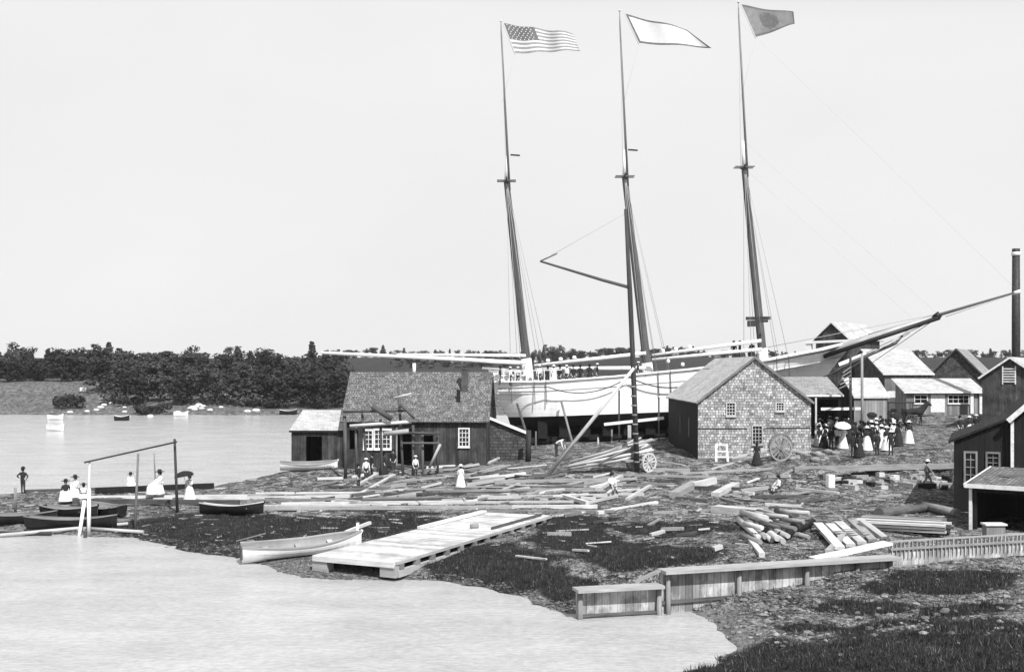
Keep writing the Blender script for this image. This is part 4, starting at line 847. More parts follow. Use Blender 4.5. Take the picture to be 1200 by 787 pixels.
# block row below the road
for i in range(46):
    x0 = random.uniform(965,1116); y0 = random.uniform(555,573); w = random.uniform(.22,.5)
    g = Gp(x0,y0); mk = random.choice(['timber','timber','timber_dark','black']); tone = {'timber':'pale','timber_dark':'dark','black':'black'}[mk]; pl = 'under the crowd' if x0 < 1045 else 'near the striding man'
    tag(MB().box(g+V(0,0,w*.3), (random.uniform(.4,1.2), w, w*.7), random.uniform(0,3.1)).build('hewn_block', M[mk]), tone+' hewn block in the row below the road edge '+pl, 'timber', tone+' hewn blocks '+pl)
tag(MB().box(Gp(973,571)+V(0,0,.4), (.42,.42,.8), .2).build('upright_block', M['white']), 'bright white upright block at the left end of the block row', 'timber')
# scatter over the yard
TONE = dict(timber='pale', timber_mid='grey', timber_dark='dark', bark='dark barked', black='black')
zones = [((330,700),(566,592),85,'scrap timber strewn on the beach before the workshop','scrap timbers before the workshop'),
         ((560,960),(556,592),42,'scrap timber strewn on the yard before the shingle shed','scrap timbers before the shingle shed'),
         ((400,600),(548,566),40,'offcut lying beneath the scaffold and workshop wall','offcuts beneath the workshop wall'),
         ((640,860),(598,650),16,'odd board lying in the grass behind the bulkhead','boards in the grass behind the bulkhead')]
for (xa, xb), (ya, yb), n, lab, gp in zones:
    for i in range(n):
        x0, y0 = random.uniform(xa,xb), random.uniform(ya,yb)
        if 13.2 < (Gp(x0,y0)).x < 22.5 and Gp(x0,y0).y > 81: continue
        ln = random.uniform(.8,3.6) if ya < 590 else random.uniform(.4,1.5); an = random.gauss(0, .55); g = Gp(x0,y0); w = random.uniform(.1,.27); e = g+V(math.cos(an),math.sin(an),0)*ln; e.z = hz(e.x,e.y)
        if e.z < 0 or g.z < .05: continue
        mk = random.choice(['timber','timber_mid','timber_mid','timber_dark','timber_dark'] if 'yard' in lab else ['timber','timber','timber_mid','timber_dark']); an = an*.35 if 'workshop' in lab and 'beach' in lab else an; sz = 'long' if ln > 2.2 else 'short'
        tag(MB().beam(g+V(0,0,w*.35), e+V(0,0,w*.35+random.uniform(0,.15)), w, w*random.uniform(.35,.9)).build('scrap_timber', M[mk]), '%s %s %s' % (sz, TONE[mk], lab), 'timber', '%s %s %s' % (sz, TONE[mk], gp))

# ------------------------------------------------------------------ carts
def wheel(par, c, r, ax, spokes=12, mm='timber', name='wheel'):
    ax = Vector(ax).normalized(); x = ax.orthogonal().normalized(); y = ax.cross(x); c = Vector(c); n = 28
    mb = MB()
    for k in range(n):
        a0, a1 = 2*math.pi*k/n, 2*math.pi*(k+1)/n; mb.beam(c+(x*math.cos(a0)+y*math.sin(a0))*r, c+(x*math.cos(a1)+y*math.sin(a1))*r, .13, .12, up=tuple(ax))
    w = mb.build(name, M[mm], par)
    mb = MB(); mb.tube([c-ax*.14, c+ax*.14], .12, 10); mb.build('hub', M[mm], w)
    for k in range(spokes): a0 = 2*math.pi*k/spokes; mb = MB(); mb.beam(c+(x*math.cos(a0)+y*math.sin(a0))*.1, c+(x*math.cos(a0)+y*math.sin(a0))*(r-.03), .1,.09); mb.build('spoke', M[mm], w)
    return w
gc = V(9.1, 77.8, hz(9.1,77.8)); ct = thing('timber_cart', 'two-wheeled cart piled with round poles right of the derrick foot', 'cart', gc, world=True)
gc2 = gc+V(0,0,.62); axc = V(.62,-.785,0)
wheel(ct, gc2+axc*.72, .62, axc); wheel(ct, gc2-axc*.72+V(-.1,0,0), .62, axc)
mb = MB(); mb.beam(gc2-axc*.8, gc2+axc*.8, .12); mb.build('axle', M['timber_dark'], ct)
mb = MB(); mb.beam(gc2+V(-1.4,-.6,.1), gc2+V(1.0,.6,.3), .9,.12); mb.beam(gc2+V(1.0,.6,.1), gc2+V(3.2,.8,-.3), .08); mb.build('bed', M['timber_mid'], ct)
for i in range(30):
    a = gc2+V(-3.6+random.uniform(-1.6,1.4), random.uniform(-.5,.9), -.45+random.uniform(0,.25)+i*.012); c = gc2+V(.2+random.uniform(-.6,.8), random.uniform(-.5,.7), .3+i*.045+random.uniform(0,.2))
    tag(MB().tube([a, c], random.uniform(.07,.11), 7, wob=.05).build('cut_pole', M[random.choice(['timber','timber_mid','timber'])]), 'round cut pole heaped on the cart by the derrick', 'pole', 'poles heaped on the cart')
gw = V((915-600)/F*79, 79, 0); gw.z = hz(gw.x, 79); hc = thing('logging_wheels', 'big-wheeled log cart standing before the shingle shed wall', 'cart', gw, world=True)
ax2 = V(.25,-.97,0); wheel(hc, gw+V(0,0,.85), .82, ax2, 14, 'timber_mid'); wheel(hc, gw+V(.35,1.5,.92), .9, ax2, 14, 'timber_mid')
mb = MB(); mb.beam(gw+V(0,-.1,.92), gw+V(.35,1.6,.92), .16); mb.build('axle', M['timber_dark'], hc); mb = MB(); mb.beam(gw+V(.2,.8,.95), gw+V(-3.4,.4,.15), .14); mb.beam(gw+V(.2,.8,.95), gw+V(2.0,.7,.5), .14); mb.build('tongue', M['timber'], hc)
tr_ = thing('white_trestle', 'white painted trestle frame leaning at the corner of the shingle shed', 'trestle', Gp(846,541), world=True)
g = Gp(846,541)
for x in (-.42,.42): mb = MB(); mb.beam(g+V(x,0,0), g+V(x*.9,.25,1.25), .14); mb.build('leg', M['white'], tr_)
for z in (.35,.75,1.2): mb = MB(); mb.beam(g+V(-.4,.2*z,z), g+V(.4,.2*z,z), .1,.08); mb.build('rung', M['white'], tr_)
# stone heap beside the wheel
for i in range(16):
    x0, y0 = random.uniform(925,985), random.uniform(530,541); g = Gp(x0,y0); s_ = random.uniform(.2,.42)
    mb = MB(); mb.lathe([(0,-.2),(s_*.8,-.05),(s_,.1),(s_*.7,s_*.55),(0,s_*.7)], g, 7); tag(mb.build('rubble_stone', M['stone']), 'pale rubble stone heaped right of the log cart wheel', 'stone', 'rubble stones right of the log cart')

# ------------------------------------------------------------------ people
def skin_mesh(name, J, E, root='pelvis'):
    names = list(J); ix = {n: i for i, n in enumerate(names)}; me = bpy.data.meshes.new(name+'_src'); me.from_pydata([J[n][0] for n in names], [(ix[a], ix[b_]) for a, b_ in E], [])
    ob = bpy.data.objects.new(name+'_src', me); COL.objects.link(ob); ob.modifiers.new('s', 'SKIN').use_smooth_shade = True
    sv = me.skin_vertices[0].data
    for n_, i in ix.items(): r_ = J[n_][1]; sv[i].radius = (r_, r_) if not isinstance(r_, tuple) else r_; sv[i].use_root = (n_ == root)
    ob.modifiers.new('u', 'SUBSURF').levels = 1
    dg = bpy.context.evaluated_depsgraph_get(); m2 = bpy.data.meshes.new_from_object(ob.evaluated_get(dg)); bpy.data.objects.remove(ob); return m2
def person(label, pose='stand', top='suit', legs='trouser', skirt=None, hat='felt', cat='person', hatkind='bowler', group=None):
    J = dict(pelvis=((0,0,.95),.145), belly=((0,.0,1.08),.135), chest=((0,.0,1.28),(.15,.19)), nb=((0,.01,1.44),.075), neck=((0,0,1.5),.058), jaw=((0,-.015,1.56),.075), head=((0,0,1.63),.098), crown=((0,.005,1.70),.075), nose=((0,-.115,1.61),.014))
    E = [('pelvis','belly'),('belly','chest'),('chest','nb'),('nb','neck'),('neck','jaw'),('jaw','head'),('head','crown'),('head','nose')]
    ps = dict(stand=dict(el=(.25,.02,1.12), wr=(.25,-.06,.88), kn=(.1,-.01,.5), an=(.11,0,.09), dy=0),
              akimbo=dict(el=(.42,.08,1.16), wr=(.2,-.08,1.0), kn=(.09,0,.5), an=(.09,0,.09), dy=0),
              parasol=dict(el=(.25,-.1,1.15), wr=(.18,-.24,1.35), kn=(.1,0,.5), an=(.1,0,.09), dy=0))
    P = ps.get(pose, ps['stand'])
    for s_, n_ in ((1,'r'),(-1,'l')):
        el, wr, kn, an = P['el'], P['wr'], P['kn'], P['an']
        el, wr, kn, an = [list(q_) for q_ in (el, wr, kn, an)]
        if pose == 'parasol' and s_ < 0: el, wr = [.25,.0,1.12],[.24,-.08,.88]
        if pose == 'walk':
            kn = [.1,-.17*s_-.05,.52]; an = [.1,-.34*s_+(.06 if s_ < 0 else 0),.1 if s_ > 0 else .16]; el = [.25,.14*s_,1.14]; wr = [.26,.2*s_-.1,.92]
        if pose == 'sit': kn = [.12,-.42,.5]; an = [.12,-.46,.09]; wr = [.14,-.34,.62]; el = [.24,-.08,.78]
        hip = [.09,0,.88]; shd = [.19,.01,1.38]; toe = [an[0]+.02, an[1]-.15, .045]
        if pose == 'sit': hip = [.09,-.04,.5]; shd[2] -= .43
        if pose == 'bend': shd = [.19,-.52,1.18]; el = [.22,-.6,.9]; wr = [.2,-.68,.66]; hip = [.1,.03,.9]
        hand = [wr[0]+.005, wr[1]-.035, wr[2]-.07 if pose not in ('parasol',) or s_ < 0 else wr[2]+.05]
        J['sh'+n_] = ((s_*shd[0],shd[1],shd[2]),.07); J['el'+n_] = ((s_*el[0],el[1],el[2]),.05); J['wr'+n_] = ((s_*wr[0],wr[1],wr[2]),.034); J['ha'+n_] = ((s_*hand[0],hand[1],hand[2]),(.022,.04))
        J['hi'+n_] = ((s_*hip[0],hip[1],hip[2]),.105); J['kn'+n_] = ((s_*kn[0],kn[1],kn[2]),.068); J['an'+n_] = ((s_*an[0],an[1],an[2]),.048); J['to'+n_] = ((s_*toe[0],toe[1],toe[2]),.042)
        top_ = 'chest'; E += [(top_,'sh'+n_),('sh'+n_,'el'+n_),('el'+n_,'wr'+n_),('wr'+n_,'ha'+n_),('pelvis','hi'+n_),('hi'+n_,'kn'+n_),('kn'+n_,'an'+n_),('an'+n_,'to'+n_)]
        dz = -1 if hand[2] < wr[2] else 1
        for f_, (fx, fl_) in enumerate(((-.03,.075),(-.01,.09),(.01,.085),(.03,.065))):
            nm = 'f%d%s' % (f_, n_); J[nm] = ((s_*hand[0], hand[1]+fx-.01, hand[2]+dz*fl_),.009); E.append(('ha'+n_, nm))
        J['th'+n_] = ((s_*(hand[0]-.035), hand[1]-.055, hand[2]+dz*.02),.011); E.append(('ha'+n_,'th'+n_))
    if pose == 'sit':
        for n_ in ('pelvis','belly','chest','nb','neck','jaw','head','crown','nose'): p, r_ = J[n_]; J[n_] = ((p[0],p[1],p[2]-.43), r_)
    if pose == 'bend':
        for n_, q_ in dict(belly=(0,-.12,1.08), chest=(0,-.4,1.2), nb=(0,-.6,1.27), neck=(0,-.66,1.28), jaw=(0,-.72,1.25), head=(0,-.79,1.25), crown=(0,-.86,1.27), nose=(0,-.83,1.14)).items(): J[n_] = (q_, J[n_][1])
    me = skin_mesh('person', J, E); tagm = {}
    for n_ in J:
        if n_ in ('neck','jaw','head','crown','nose') or n_[:2] in ('wr','ha','th') or n_[0] == 'f': k_ = 2
        elif n_[:2] in ('hi','kn','an','pe'): k_ = 1
        elif n_[:2] == 'to': k_ = 3
        else: k_ = 0
        tagm[n_] = k_
    for mm in (top, legs, 'skin', 'felt'): me.materials.append(M[mm])
    pts = np.array([J[n_][0] for n_ in J]); ks = [tagm[n_] for n_ in J]
    # sample along bones for better assignment
    for p in me.polygons:
        c_ = np.array(p.center); p.material_index = ks[int(np.argmin(((pts-c_)**2).sum(1)))]; p.use_smooth = True
    r = thing('person', label, cat, group=group); b_ = bpy.data.objects.new('body', me); COL.objects.link(b_); b_.parent = r
    hd = Vector(J['head'][0]); tilt = 0
    mb = MB(); mb.lathe([(.108,-.02),(.112,.03),(.1,.08),(.06,.12),(0,.13)], hd+V(0,.018,0), 12, sy=1.08); mb.lathe([(.09,-.1),(.1,-.02),(.1,.03)], hd+V(0,.035,0), 10); mb.build('hair', M['hair'], r)
    if hat:
        mb = MB()
        if hatkind == 'wide': mb.lathe([(0,.065),(.27,.055),(.28,.07),(.12,.09),(.115,.17),(.08,.2),(0,.21)], hd, 16)
        elif hatkind == 'boater': mb.lathe([(0,.06),(.19,.06),(.19,.075),(.115,.08),(.115,.17),(0,.172)], hd, 16)
        else: mb.lathe([(0,.055),(.17,.06),(.18,.08),(.12,.08),(.12,.15),(.09,.2),(0,.215)], hd, 14)
        mb.build('hat', M[hat], r)
    if skirt:
        mb = MB()
        if pose == 'sit':
            mb.mesh([], []); prof = []
            for k in range(9):
                t_ = k/8; cy = -.5*min(1, t_*1.6); zz = .62-.57*max(0, (t_-.45)/.55); rr_ = .19+.2*t_; prof.append((cy, zz, rr_))
            vs_ = []; fs_ = []; n = 14
            for cy, zz, rr_ in prof:
                for j in range(n): a = 2*math.pi*j/n; vs_.append(V(math.cos(a)*rr_*1.05, cy+math.sin(a)*rr_*.9+.05, max(.04, zz+(.06 if math.sin(a) > 0 else -.0))))
            for i in range(8):
                for j in range(n): fs_.append((i*n+j, i*n+(j+1) % n, (i+1)*n+(j+1) % n, (i+1)*n+j))
            mb.mesh(vs_, fs_, 0, None, True)
            mb.lathe([(.17,.62),(.3,.5),(.42,.04)], (0,-.15,0), 14)
        else:
            n = 20; prof = [(.155,1.1),(.15,1.04),(.2,.95),(.27,.7),(.34,.4),(.41,.08),(.42,.03),(.38,.03)]; vs_ = []; fs_ = []
            for ir, (rr_, zz) in enumerate(prof):
                for j in range(n): a = 2*math.pi*j/n; w = 1+.05*math.sin(a*7)*(ir/7); vs_.append(V(math.cos(a)*rr_*w, math.sin(a)*rr_*w+.03*(ir > 2), zz))
            for i in range(len(prof)-1):
                for j in range(n): fs_.append((i*n+j, i*n+(j+1) % n, (i+1)*n+(j+1) % n, (i+1)*n+j))
            mb.mesh(vs_, fs_, 0, (0,0,1), True)
        mb.build('skirt', M[skirt], r)
    return r
def parasol(label, mm):
    r = thing('parasol', label, 'parasol'); mb = MB(); mb.lathe([(.62,.0),(.55,.14),(.38,.25),(.15,.31),(0,.33),(0,.31),(.38,.22),(.6,-.02)], (0,0,.75), 16); mb.build('canopy', M[mm], r)
    mb = MB(); mb.tube([V(0,0,0), V(0,0,1.14)], .012, 6); mb.build('shaft', M['spar'], r); return r
PR = dict(
 man_dark=person('x','stand'), man_ak=person('x','akimbo'), man_boat=person('x','stand','suit','trouser',None,'straw',hatkind='boater'), man_shirt=person('x','stand','shirt','trouser',None,'straw',hatkind='boater'),
 man_walk=person('x','walk','greycloth','trouser',None,'straw',hatkind='bowler'), man_bend=person('x','bend','shirt','trouser',None,None), man_sit=person('x','sit','shirt','trouser',None,'felt'),
 wo_white=person('x','parasol','shirt','trouser','shirt','straw',hatkind='wide'), wo_stand=person('x','stand','shirt','trouser','shirt','straw',hatkind='wide'), wo_mix=person('x','stand','suit','trouser','shirt','straw',hatkind='wide'), wo_dark=person('x','stand','suit','trouser','suit','felt',hatkind='wide'),
 wo_sit=person('x','sit','shirt','trouser','shirt','felt',hatkind='wide'), wo_sitd=person('x','sit','suit','trouser','shirt','felt',hatkind='wide'), wo_grey=person('x','stand','greycloth','trouser','greycloth','straw',hatkind='wide'))
def pp(kind, px, py, rz, label, sc=1, dz=0, group=None, d=None, z=None):
    g = Gp(px, py) if d is None else V((px-CX)/F*d, d, z); return place(PR[kind], used, g+V(0,0,dz), R(rz), sc, label, group)
pp('man_ak', 27, 578, 170, 'man in dark clothes standing alone with hands on hips at the left edge', 1.0)
pp('wo_sitd', 77, 589, 20, 'seated woman in a dark bodice and white skirt, left one of the beach group', 1.0, .12); pp('wo_sit', 88, 587, -20, 'seated woman in white with dark hat in the middle of the beach group', 1.05, .25); pp('wo_sit', 98, 590, 200, 'seated girl in white at the right of the beach group', .85, .15)
pp('wo_sit', 153, 576, 30, 'small figure in white sitting alone on the black baulk', .9, .15)
o = pp('wo_sit', 187, 583, -40, 'woman in white sitting left of the dark tall post', 1.15, .25); o = pp('wo_white', 222, 589, -20, 'woman in white standing under a black parasol right of the dark tall post', 1.02)
q = parasol('black parasol held by the woman standing on the spit', 'felt'); q.location = o.location+V(-.12,-.3,1.0); q.rotation_euler = (0, R(-10), 0)
pp('man_dark', 420, 572, 60, 'man in black standing in front of the scaffold left end', .95); pp('man_dark', 436, 558, -60, 'man in black nearest the workshop wall behind the leaning planks', .95); pp('man_shirt', 429, 563, 10, 'man in a white shirt between the two black clad men', .9); pp('wo_dark', 450, 556, 90, 'person in dark dress right of the white shirted man', .9); pp('man_dark', 461, 551, -20, 'man in black in the workshop doorway', .9)
pp('man_shirt', 487, 558, 30, 'man in a white shirt at the foot of the right scaffold', .85)
pp('wo_stand', 540, 571, 160, 'child in a white dress standing alone below the workshop wall', .85)
pp('man_bend', 652, 534, 60, 'workman in a white shirt stooping before the hull', 1.05)
pp('man_sit', 717, 581, 20, 'man in a white shirt sitting among the bright planks', .95, .15)
pp('man_sit', 912, 578, -70, 'man crouching in dark clothes right of the slanting blocks', .9, -.1)['label'] = 'small crouching figure right of the slanting blocks'
pp('wo_dark', 887, 545, 150, 'dark clad figure standing against the shingle wall left of the big wheel', .9)
pp('man_walk', 1087, 571, 82, 'man in a pale hat striding right across the lower yard', 1.0)
pp('man_dark', 1125, 511, 20, 'dark suited man standing alone right of the horse', 1.0); pp('man_boat', 1144, 509, -40, 'man in a dark jacket and straw hat beside a woman above the boat shop roof', 1.0); pp('wo_mix', 1136, 512, 30, 'woman in a pale skirt above the boat shop roof', 1.0)
# crowd
o = pp('wo_white', 988, 526, 10, 'woman in a white dress under a white parasol at the front of the crowd', 1.0)
q = parasol('round white parasol at the front of the crowd', 'shirt'); q.location = o.location+V(-.2,-.35,1.02); q.rotation_euler = (R(16),0,0)
pp('wo_stand', 959, 523, 160, 'woman in white at the left end of the crowd beside the shed corner'); pp('wo_stand', 967, 524, 200, 'second woman in white from the shed corner')
for px, py, k, lab in ((1000,536,'man_dark','left of the four dark figures standing foremost in the crowd'),(1007,536,'wo_dark','woman in black among the four foremost dark figures'),(1028,534,'man_dark','man in a dark suit just left of the gap in the crowd front'),(1044,534,'man_boat','man in a dark suit and straw hat right of the crowd gap'),(1039,528,'wo_mix','woman in a dark bodice behind the straw hatted man'),
                       (1065,520,'wo_mix','woman in a bright white skirt alone at the right end of the crowd'),(1055,512,'man_dark','boy standing left of the woman in the bright white skirt')):
    pp(k, px, py, random.choice((160,200,180,20)), lab, .72 if 'boy' in lab else 1)
for px, py, lab in ((1018,509,'dark umbrella raised in the middle of the crowd'), (1048,512,'dark umbrella at the right of the crowd beside the wagon')):
    q = parasol(lab, 'felt'); g_ = Gp(px, py); q.location = g_+V(0,0,1.0); q.rotation_euler = (R(8), R(6), 0); pp('wo_dark', px+2, py, 30, 'woman in black holding the '+('middle' if px < 1030 else 'right hand')+' dark umbrella in the crowd')
kinds = ['man_dark','man_boat','wo_dark','wo_stand','man_dark','wo_dark','man_shirt','man_dark','wo_mix']
names_ = dict(man_dark='man in a dark suit and round hat in the middle of the crowd', man_boat='man in a dark suit and straw hat in the middle of the crowd', wo_mix='woman in a dark bodice and pale skirt in the middle of the crowd', wo_stand='woman all in white in the middle of the crowd', wo_dark='woman all in black in the middle of the crowd', man_shirt='man in shirt sleeves in the middle of the crowd', wo_grey='woman in grey in the middle of the crowd')
for i in range(62):
    px = 955+random.random()*98; py = random.uniform(503,521); k = kinds[i % len(kinds)]
    if px < 972 and py > 516: continue
    pp(k, px, py, random.uniform(0,360), names_[k], random.uniform(.92,1.03), group='crowd: '+names_[k])
for i, px in enumerate((960,966,974,981,1016,1022,1033,1052)): pp(kinds[(i*2) % 9], px, 523+random.uniform(-2,5), random.uniform(120,240), names_[kinds[(i*2) % 9]], 1, group='crowd: '+names_[kinds[(i*2) % 9]])
# people on deck
for i, (px, py) in enumerate(((632,436),(642,437),(649,436),(656,436.5),(664,436),(672,436),(680,435.5),(691,435),(700,434),(586,437),(598,438),(607,438),(748,432))):
    d_ = 103.6; hd = W(px, py-5.5, d_); k = ['man_shirt','man_dark','wo_stand','man_dark','man_shirt','man_dark','man_dark','wo_dark','man_boat','man_dark','man_shirt','man_shirt','man_boat'][i]
    nm = dict(man_shirt='man in shirt sleeves on the schooner deck', man_dark='man in a dark suit on the schooner deck', wo_stand='woman in white on the schooner deck', wo_dark='woman in black on the schooner deck', man_boat='man in a straw hat on the schooner deck')[k]
    pp(k, px, py, random.uniform(0,360), nm, 1, d=d_, z=hd.z-1.55, group='people on deck: '+nm)
for i, px in enumerate((860,867,881)):
    hd = W(px, 407, 103); k = ['man_dark','man_dark','wo_dark'][i]; pp(k, px, 410, 90*i, dict(man_dark='man in a dark suit standing at the foot of the right mast', wo_dark='woman in black standing at the foot of the right mast')[k], 1, d=102.5, z=hd.z-1.2, group='figures at the foot of the right mast: '+k.replace('_',' ').replace('wo','woman'))
for k, o in list(PR.items()):
    if id(o) not in used:
        for ch in list(o.children): bpy.data.objects.remove(ch)
        bpy.data.objects.remove(o)

# ------------------------------------------------------------------ horse and wagon
g = Gp(1072, 498); hr = thing('horse', 'dark horse harnessed to the covered wagon behind the crowd', 'horse', g, R(-8)); hr.scale = (1.15,)*3
J = dict(pelvis=((-.62,0,1.25),(.26,.3)), loin=((-.2,0,1.22),(.25,.29)), chest=((.4,0,1.2),(.27,.33)), with_=((.62,0,1.38),(.2,.3)), neck=((.88,0,1.66),(.16,.24)), poll=((1.12,0,1.95),(.1,.13)), muz=((1.42,0,1.7),(.065,.075)), tail=((-.95,0,1.2),.05), tail2=((-1.02,0,.7),.06))
E = [('pelvis','loin'),('loin','chest'),('chest','with_'),('with_','neck'),('neck','poll'),('poll','muz'),('pelvis','tail'),('tail','tail2')]
for s_, n_ in ((1,'r'),(-1,'l')):
    J['st'+n_] = ((-.62,s_*.16,.95),.15); J['hk'+n_] = ((-.84,s_*.16,.52),.06); J['hf'+n_] = ((-.74,s_*.16,.1),.045); J['hh'+n_] = ((-.68,s_*.16,.03),.05)
    J['fs'+n_] = ((.5,s_*.17,.9),.12); J['fk'+n_] = ((.52+.1*s_,s_*.16,.5),.055); J['ff'+n_] = ((.5+.12*s_,s_*.16,.1),.04); J['fh'+n_] = ((.56+.12*s_,s_*.16,.03),.05); J['ea'+n_] = ((1.08,s_*.07,2.12),.025)
    E += [('pelvis','st'+n_),('st'+n_,'hk'+n_),('hk'+n_,'hf'+n_),('hf'+n_,'hh'+n_),('chest','fs'+n_),('fs'+n_,'fk'+n_),('fk'+n_,'ff'+n_),('ff'+n_,'fh'+n_),('poll','ea'+n_)]
me = skin_mesh('horse', J, E); me.materials.append(M['horse'])
for p in me.polygons: p.use_smooth = True
b_ = bpy.data.objects.new('body', me); COL.objects.link(b_); b_.parent = hr
mb = MB(); mb.beam(V(.6,0,1.62), V(1.08,0,2.1), .05, .16); mb.build('mane', M['hair'], hr)
gwn = Gp(1058, 498); wg = thing('covered_wagon', 'dark passenger wagon with a long flat canopy roof behind the crowd', 'wagon', gwn+V(-.3,0,0), R(-8))
for x in (-1.0,.95):
    for y in (-.7,.7): wheel(wg, V(x,y,.55), .52, (0,1,0), 10, 'timber_dark')
mb = MB(); mb.box((0,0,.95),(2.6,1.2,.5)); mb.beam(V(1.3,.4,.9),V(3.4,.35,1.0),.06); mb.beam(V(1.3,-.4,.9),V(3.4,-.35,1.0),.06); mb.build('wagon_body', M['black'], wg)
mb = MB(); mb.box((-.3,0,2.3),(3.3,1.5,.1)); mb.build('canopy', M['black'], wg)
for x in (-1.2,1.1):
    for y in (-.55,.55): mb = MB(); mb.beam(V(x,y,1.2),V(x,y,2.26),.06); mb.build('post', M['black'], wg)
for x in (-.6,.4): mb = MB(); mb.box((x,0,1.4),(.4,1.1,.5)); mb.build('seat', M['black'], wg)

# ------------------------------------------------------------------ trees, bushes, far shore
def leaf_blob(n, fn, size):
    c = np.array([fn() for _ in range(n)]); return c
def crown_mesh(kind, seed, mm):
    rs = np.random.default_rng(seed); vs_ = []; fs_ = []
    if kind == 'round': cl = [(rs.normal(0,1.3), rs.normal(0,1.3), rs.uniform(.9,9.0), rs.uniform(1.0,2.0)) for _ in range(19)]
    elif kind == 'bush': cl = [(rs.normal(0,1.7), rs.normal(0,.8), rs.uniform(.3,1.3), rs.uniform(.6,1.0)) for _ in range(12)]
    else: cl = [(rs.normal(0,.25)*(10-z)/4, rs.normal(0,.25)*(10-z)/4, z, .35+(10.8-z)*.22) for z in np.linspace(2.2,10.4,14)]
    for cx, cy, cz, r_ in cl:
        n = int(46*r_) if kind != 'bush' else 70
        for _ in range(n):
            d = rs.normal(0,1,3); d /= np.linalg.norm(d); rr_ = r_*rs.uniform(.55,1.05); p = np.array([cx,cy,cz])+d*rr_*np.array([1,1,.75]); s_ = rs.uniform(.16,.42)*(1 if kind != 'bush' else .6)
            a = rs.normal(0,1,3); a -= a.dot(d)*d*.7; a /= np.linalg.norm(a); b2 = np.cross(d+rs.normal(0,.4,3), a); b2 /= np.linalg.norm(b2); i = len(vs_)
            vs_ += [p-a*s_, p+b2*s_*.8, p+a*s_*1.1, p-b2*s_*.8]; fs_.append((i,i+1,i+2,i+3))
    me = bpy.data.meshes.new('crown'); me.from_pydata([tuple(map(float, v)) for v in vs_], [], fs_); me.materials.append(M[mm]); return me
def tree_proto(kind, seed, mm):
    r = thing('pine_tree' if kind == 'conifer' else 'tree', '', 'tree'); c = bpy.data.objects.new('crown', crown_mesh(kind, seed, mm)); COL.objects.link(c); c.parent = r
    rs = random.Random(seed); mb = MB(); mb.tube([V(0,0,-1), V(rs.uniform(-.2,.2),0,3), V(rs.uniform(-.4,.4),0,7.5)], [.28,.2,.07], 7)
    if kind == 'round':
        for k in range(5): z = 3+k*.9; a = rs.uniform(0,6.3); mb.tube([V(0,0,z), V(math.cos(a)*1.5, math.sin(a)*1.5, z+1.4)], [.1,.03], 5)
    mb.build('trunk', M['bark'], r); return r
tp = [('round',1,'leaf'),('round',2,'leaf_dark'),('round',3,'leaf'),('round',4,'leaf_pale'),('conifer',5,'leaf_dark'),('conifer',6,'leaf'),('round',7,'leaf_dark'),('round',8,'leaf')]
tp = [(tree_proto(*a), a[0]) for a in tp]
def tree(px, d, hgt_, label, group, which=None, sw=1):
    x = (px-CX)/F*d; z = hz(x, d); i = random.randrange(len(tp)) if which is None else which; p, kd = tp[i]
    o = place(p, used, V(x, d, z-.2), random.uniform(0,6.28), hgt_/10.3, (label % ('pointed evergreen' if kd == 'conifer' else 'round crowned tree')), (group % ('evergreens' if kd == 'conifer' else 'round crowned trees')))
    o.scale = (o.scale[0]*sw, o.scale[1]*sw, o.scale[2])
for row, (d0, top) in enumerate(((231,424),(243,416),(257,409),(271,405))):
    for px in np.arange(-30, 402, 17 if row else 20):
        p_ = px+random.uniform(-6,6); d_ = d0+random.uniform(-3,3)+(20 if (p_ < 110) else 0)
        if row == 0 and p_ < 130: continue
        zt = CZ-(top+random.uniform(-6,7)+(2 if p_ > 150 else -2)-HY)/F*d_; x = (p_-CX)/F*d_; h = zt-hz(x, d_)
        zn = 'at the left edge' if p_ < 110 else 'above the rocky bank' if p_ < 260 else 'nearest the workshop'; rw = 'in the front row' if row < 2 else 'on the skyline'
        tree(p_, d_, max(4, h), '%s '+rw+' of the far wood '+zn, '%s '+rw+' '+zn, which=random.choice((0,1,2,6,7,1,6,5,6,4,5,4)), sw=random.uniform(1.0,1.35)*10/max(8, h))
for row, (d0, top) in enumerate(((470,421),(520,413),(560,409))):
    for px in np.arange(395, 1215, 7.5):
        p_ = px+random.uniform(-5,5); d_ = d0+random.uniform(-12,12)
        if 940 < p_ < 1070 or (p_ > 1070 and row == 0): continue
        bmp = -7*math.exp(-((p_-650)/18)**2)-7*math.exp(-((p_-718)/22)**2)-4*math.exp(-((p_-445)/18)**2)-5*math.exp(-((p_-790)/40)**2)
        zt = CZ-(top+random.uniform(-2,4)+bmp-HY)/F*d_; x = (p_-CX)/F*d_; h = zt-hz(x, d_)
        if h < 2.5: continue
        zn = 'above the workshop roof' if p_ < 590 else 'between the left and middle masts' if p_ < 760 else 'right of the middle mast' if p_ < 960 else 'behind the smokestack'
        tree(p_, d_, h, '%s on the far ridge '+zn, '%s on the ridge '+zn, sw=random.uniform(.9,1.3)*(1 if h > 7 else 1.5))
for px, py, s_, lab in ((80,478,1.35,'dark low bush on the far bank nearest the left edge'), (180,485,1.15,'dark low bush on the far bank below the middle of the wood')):
    g = Gp(px, py); bo = thing('bush', lab, 'bush', g); c = bpy.data.objects.new('foliage', crown_mesh('bush', px, 'leaf_dark')); COL.objects.link(c); c.parent = bo; c.scale = (s_*1.15,)*3
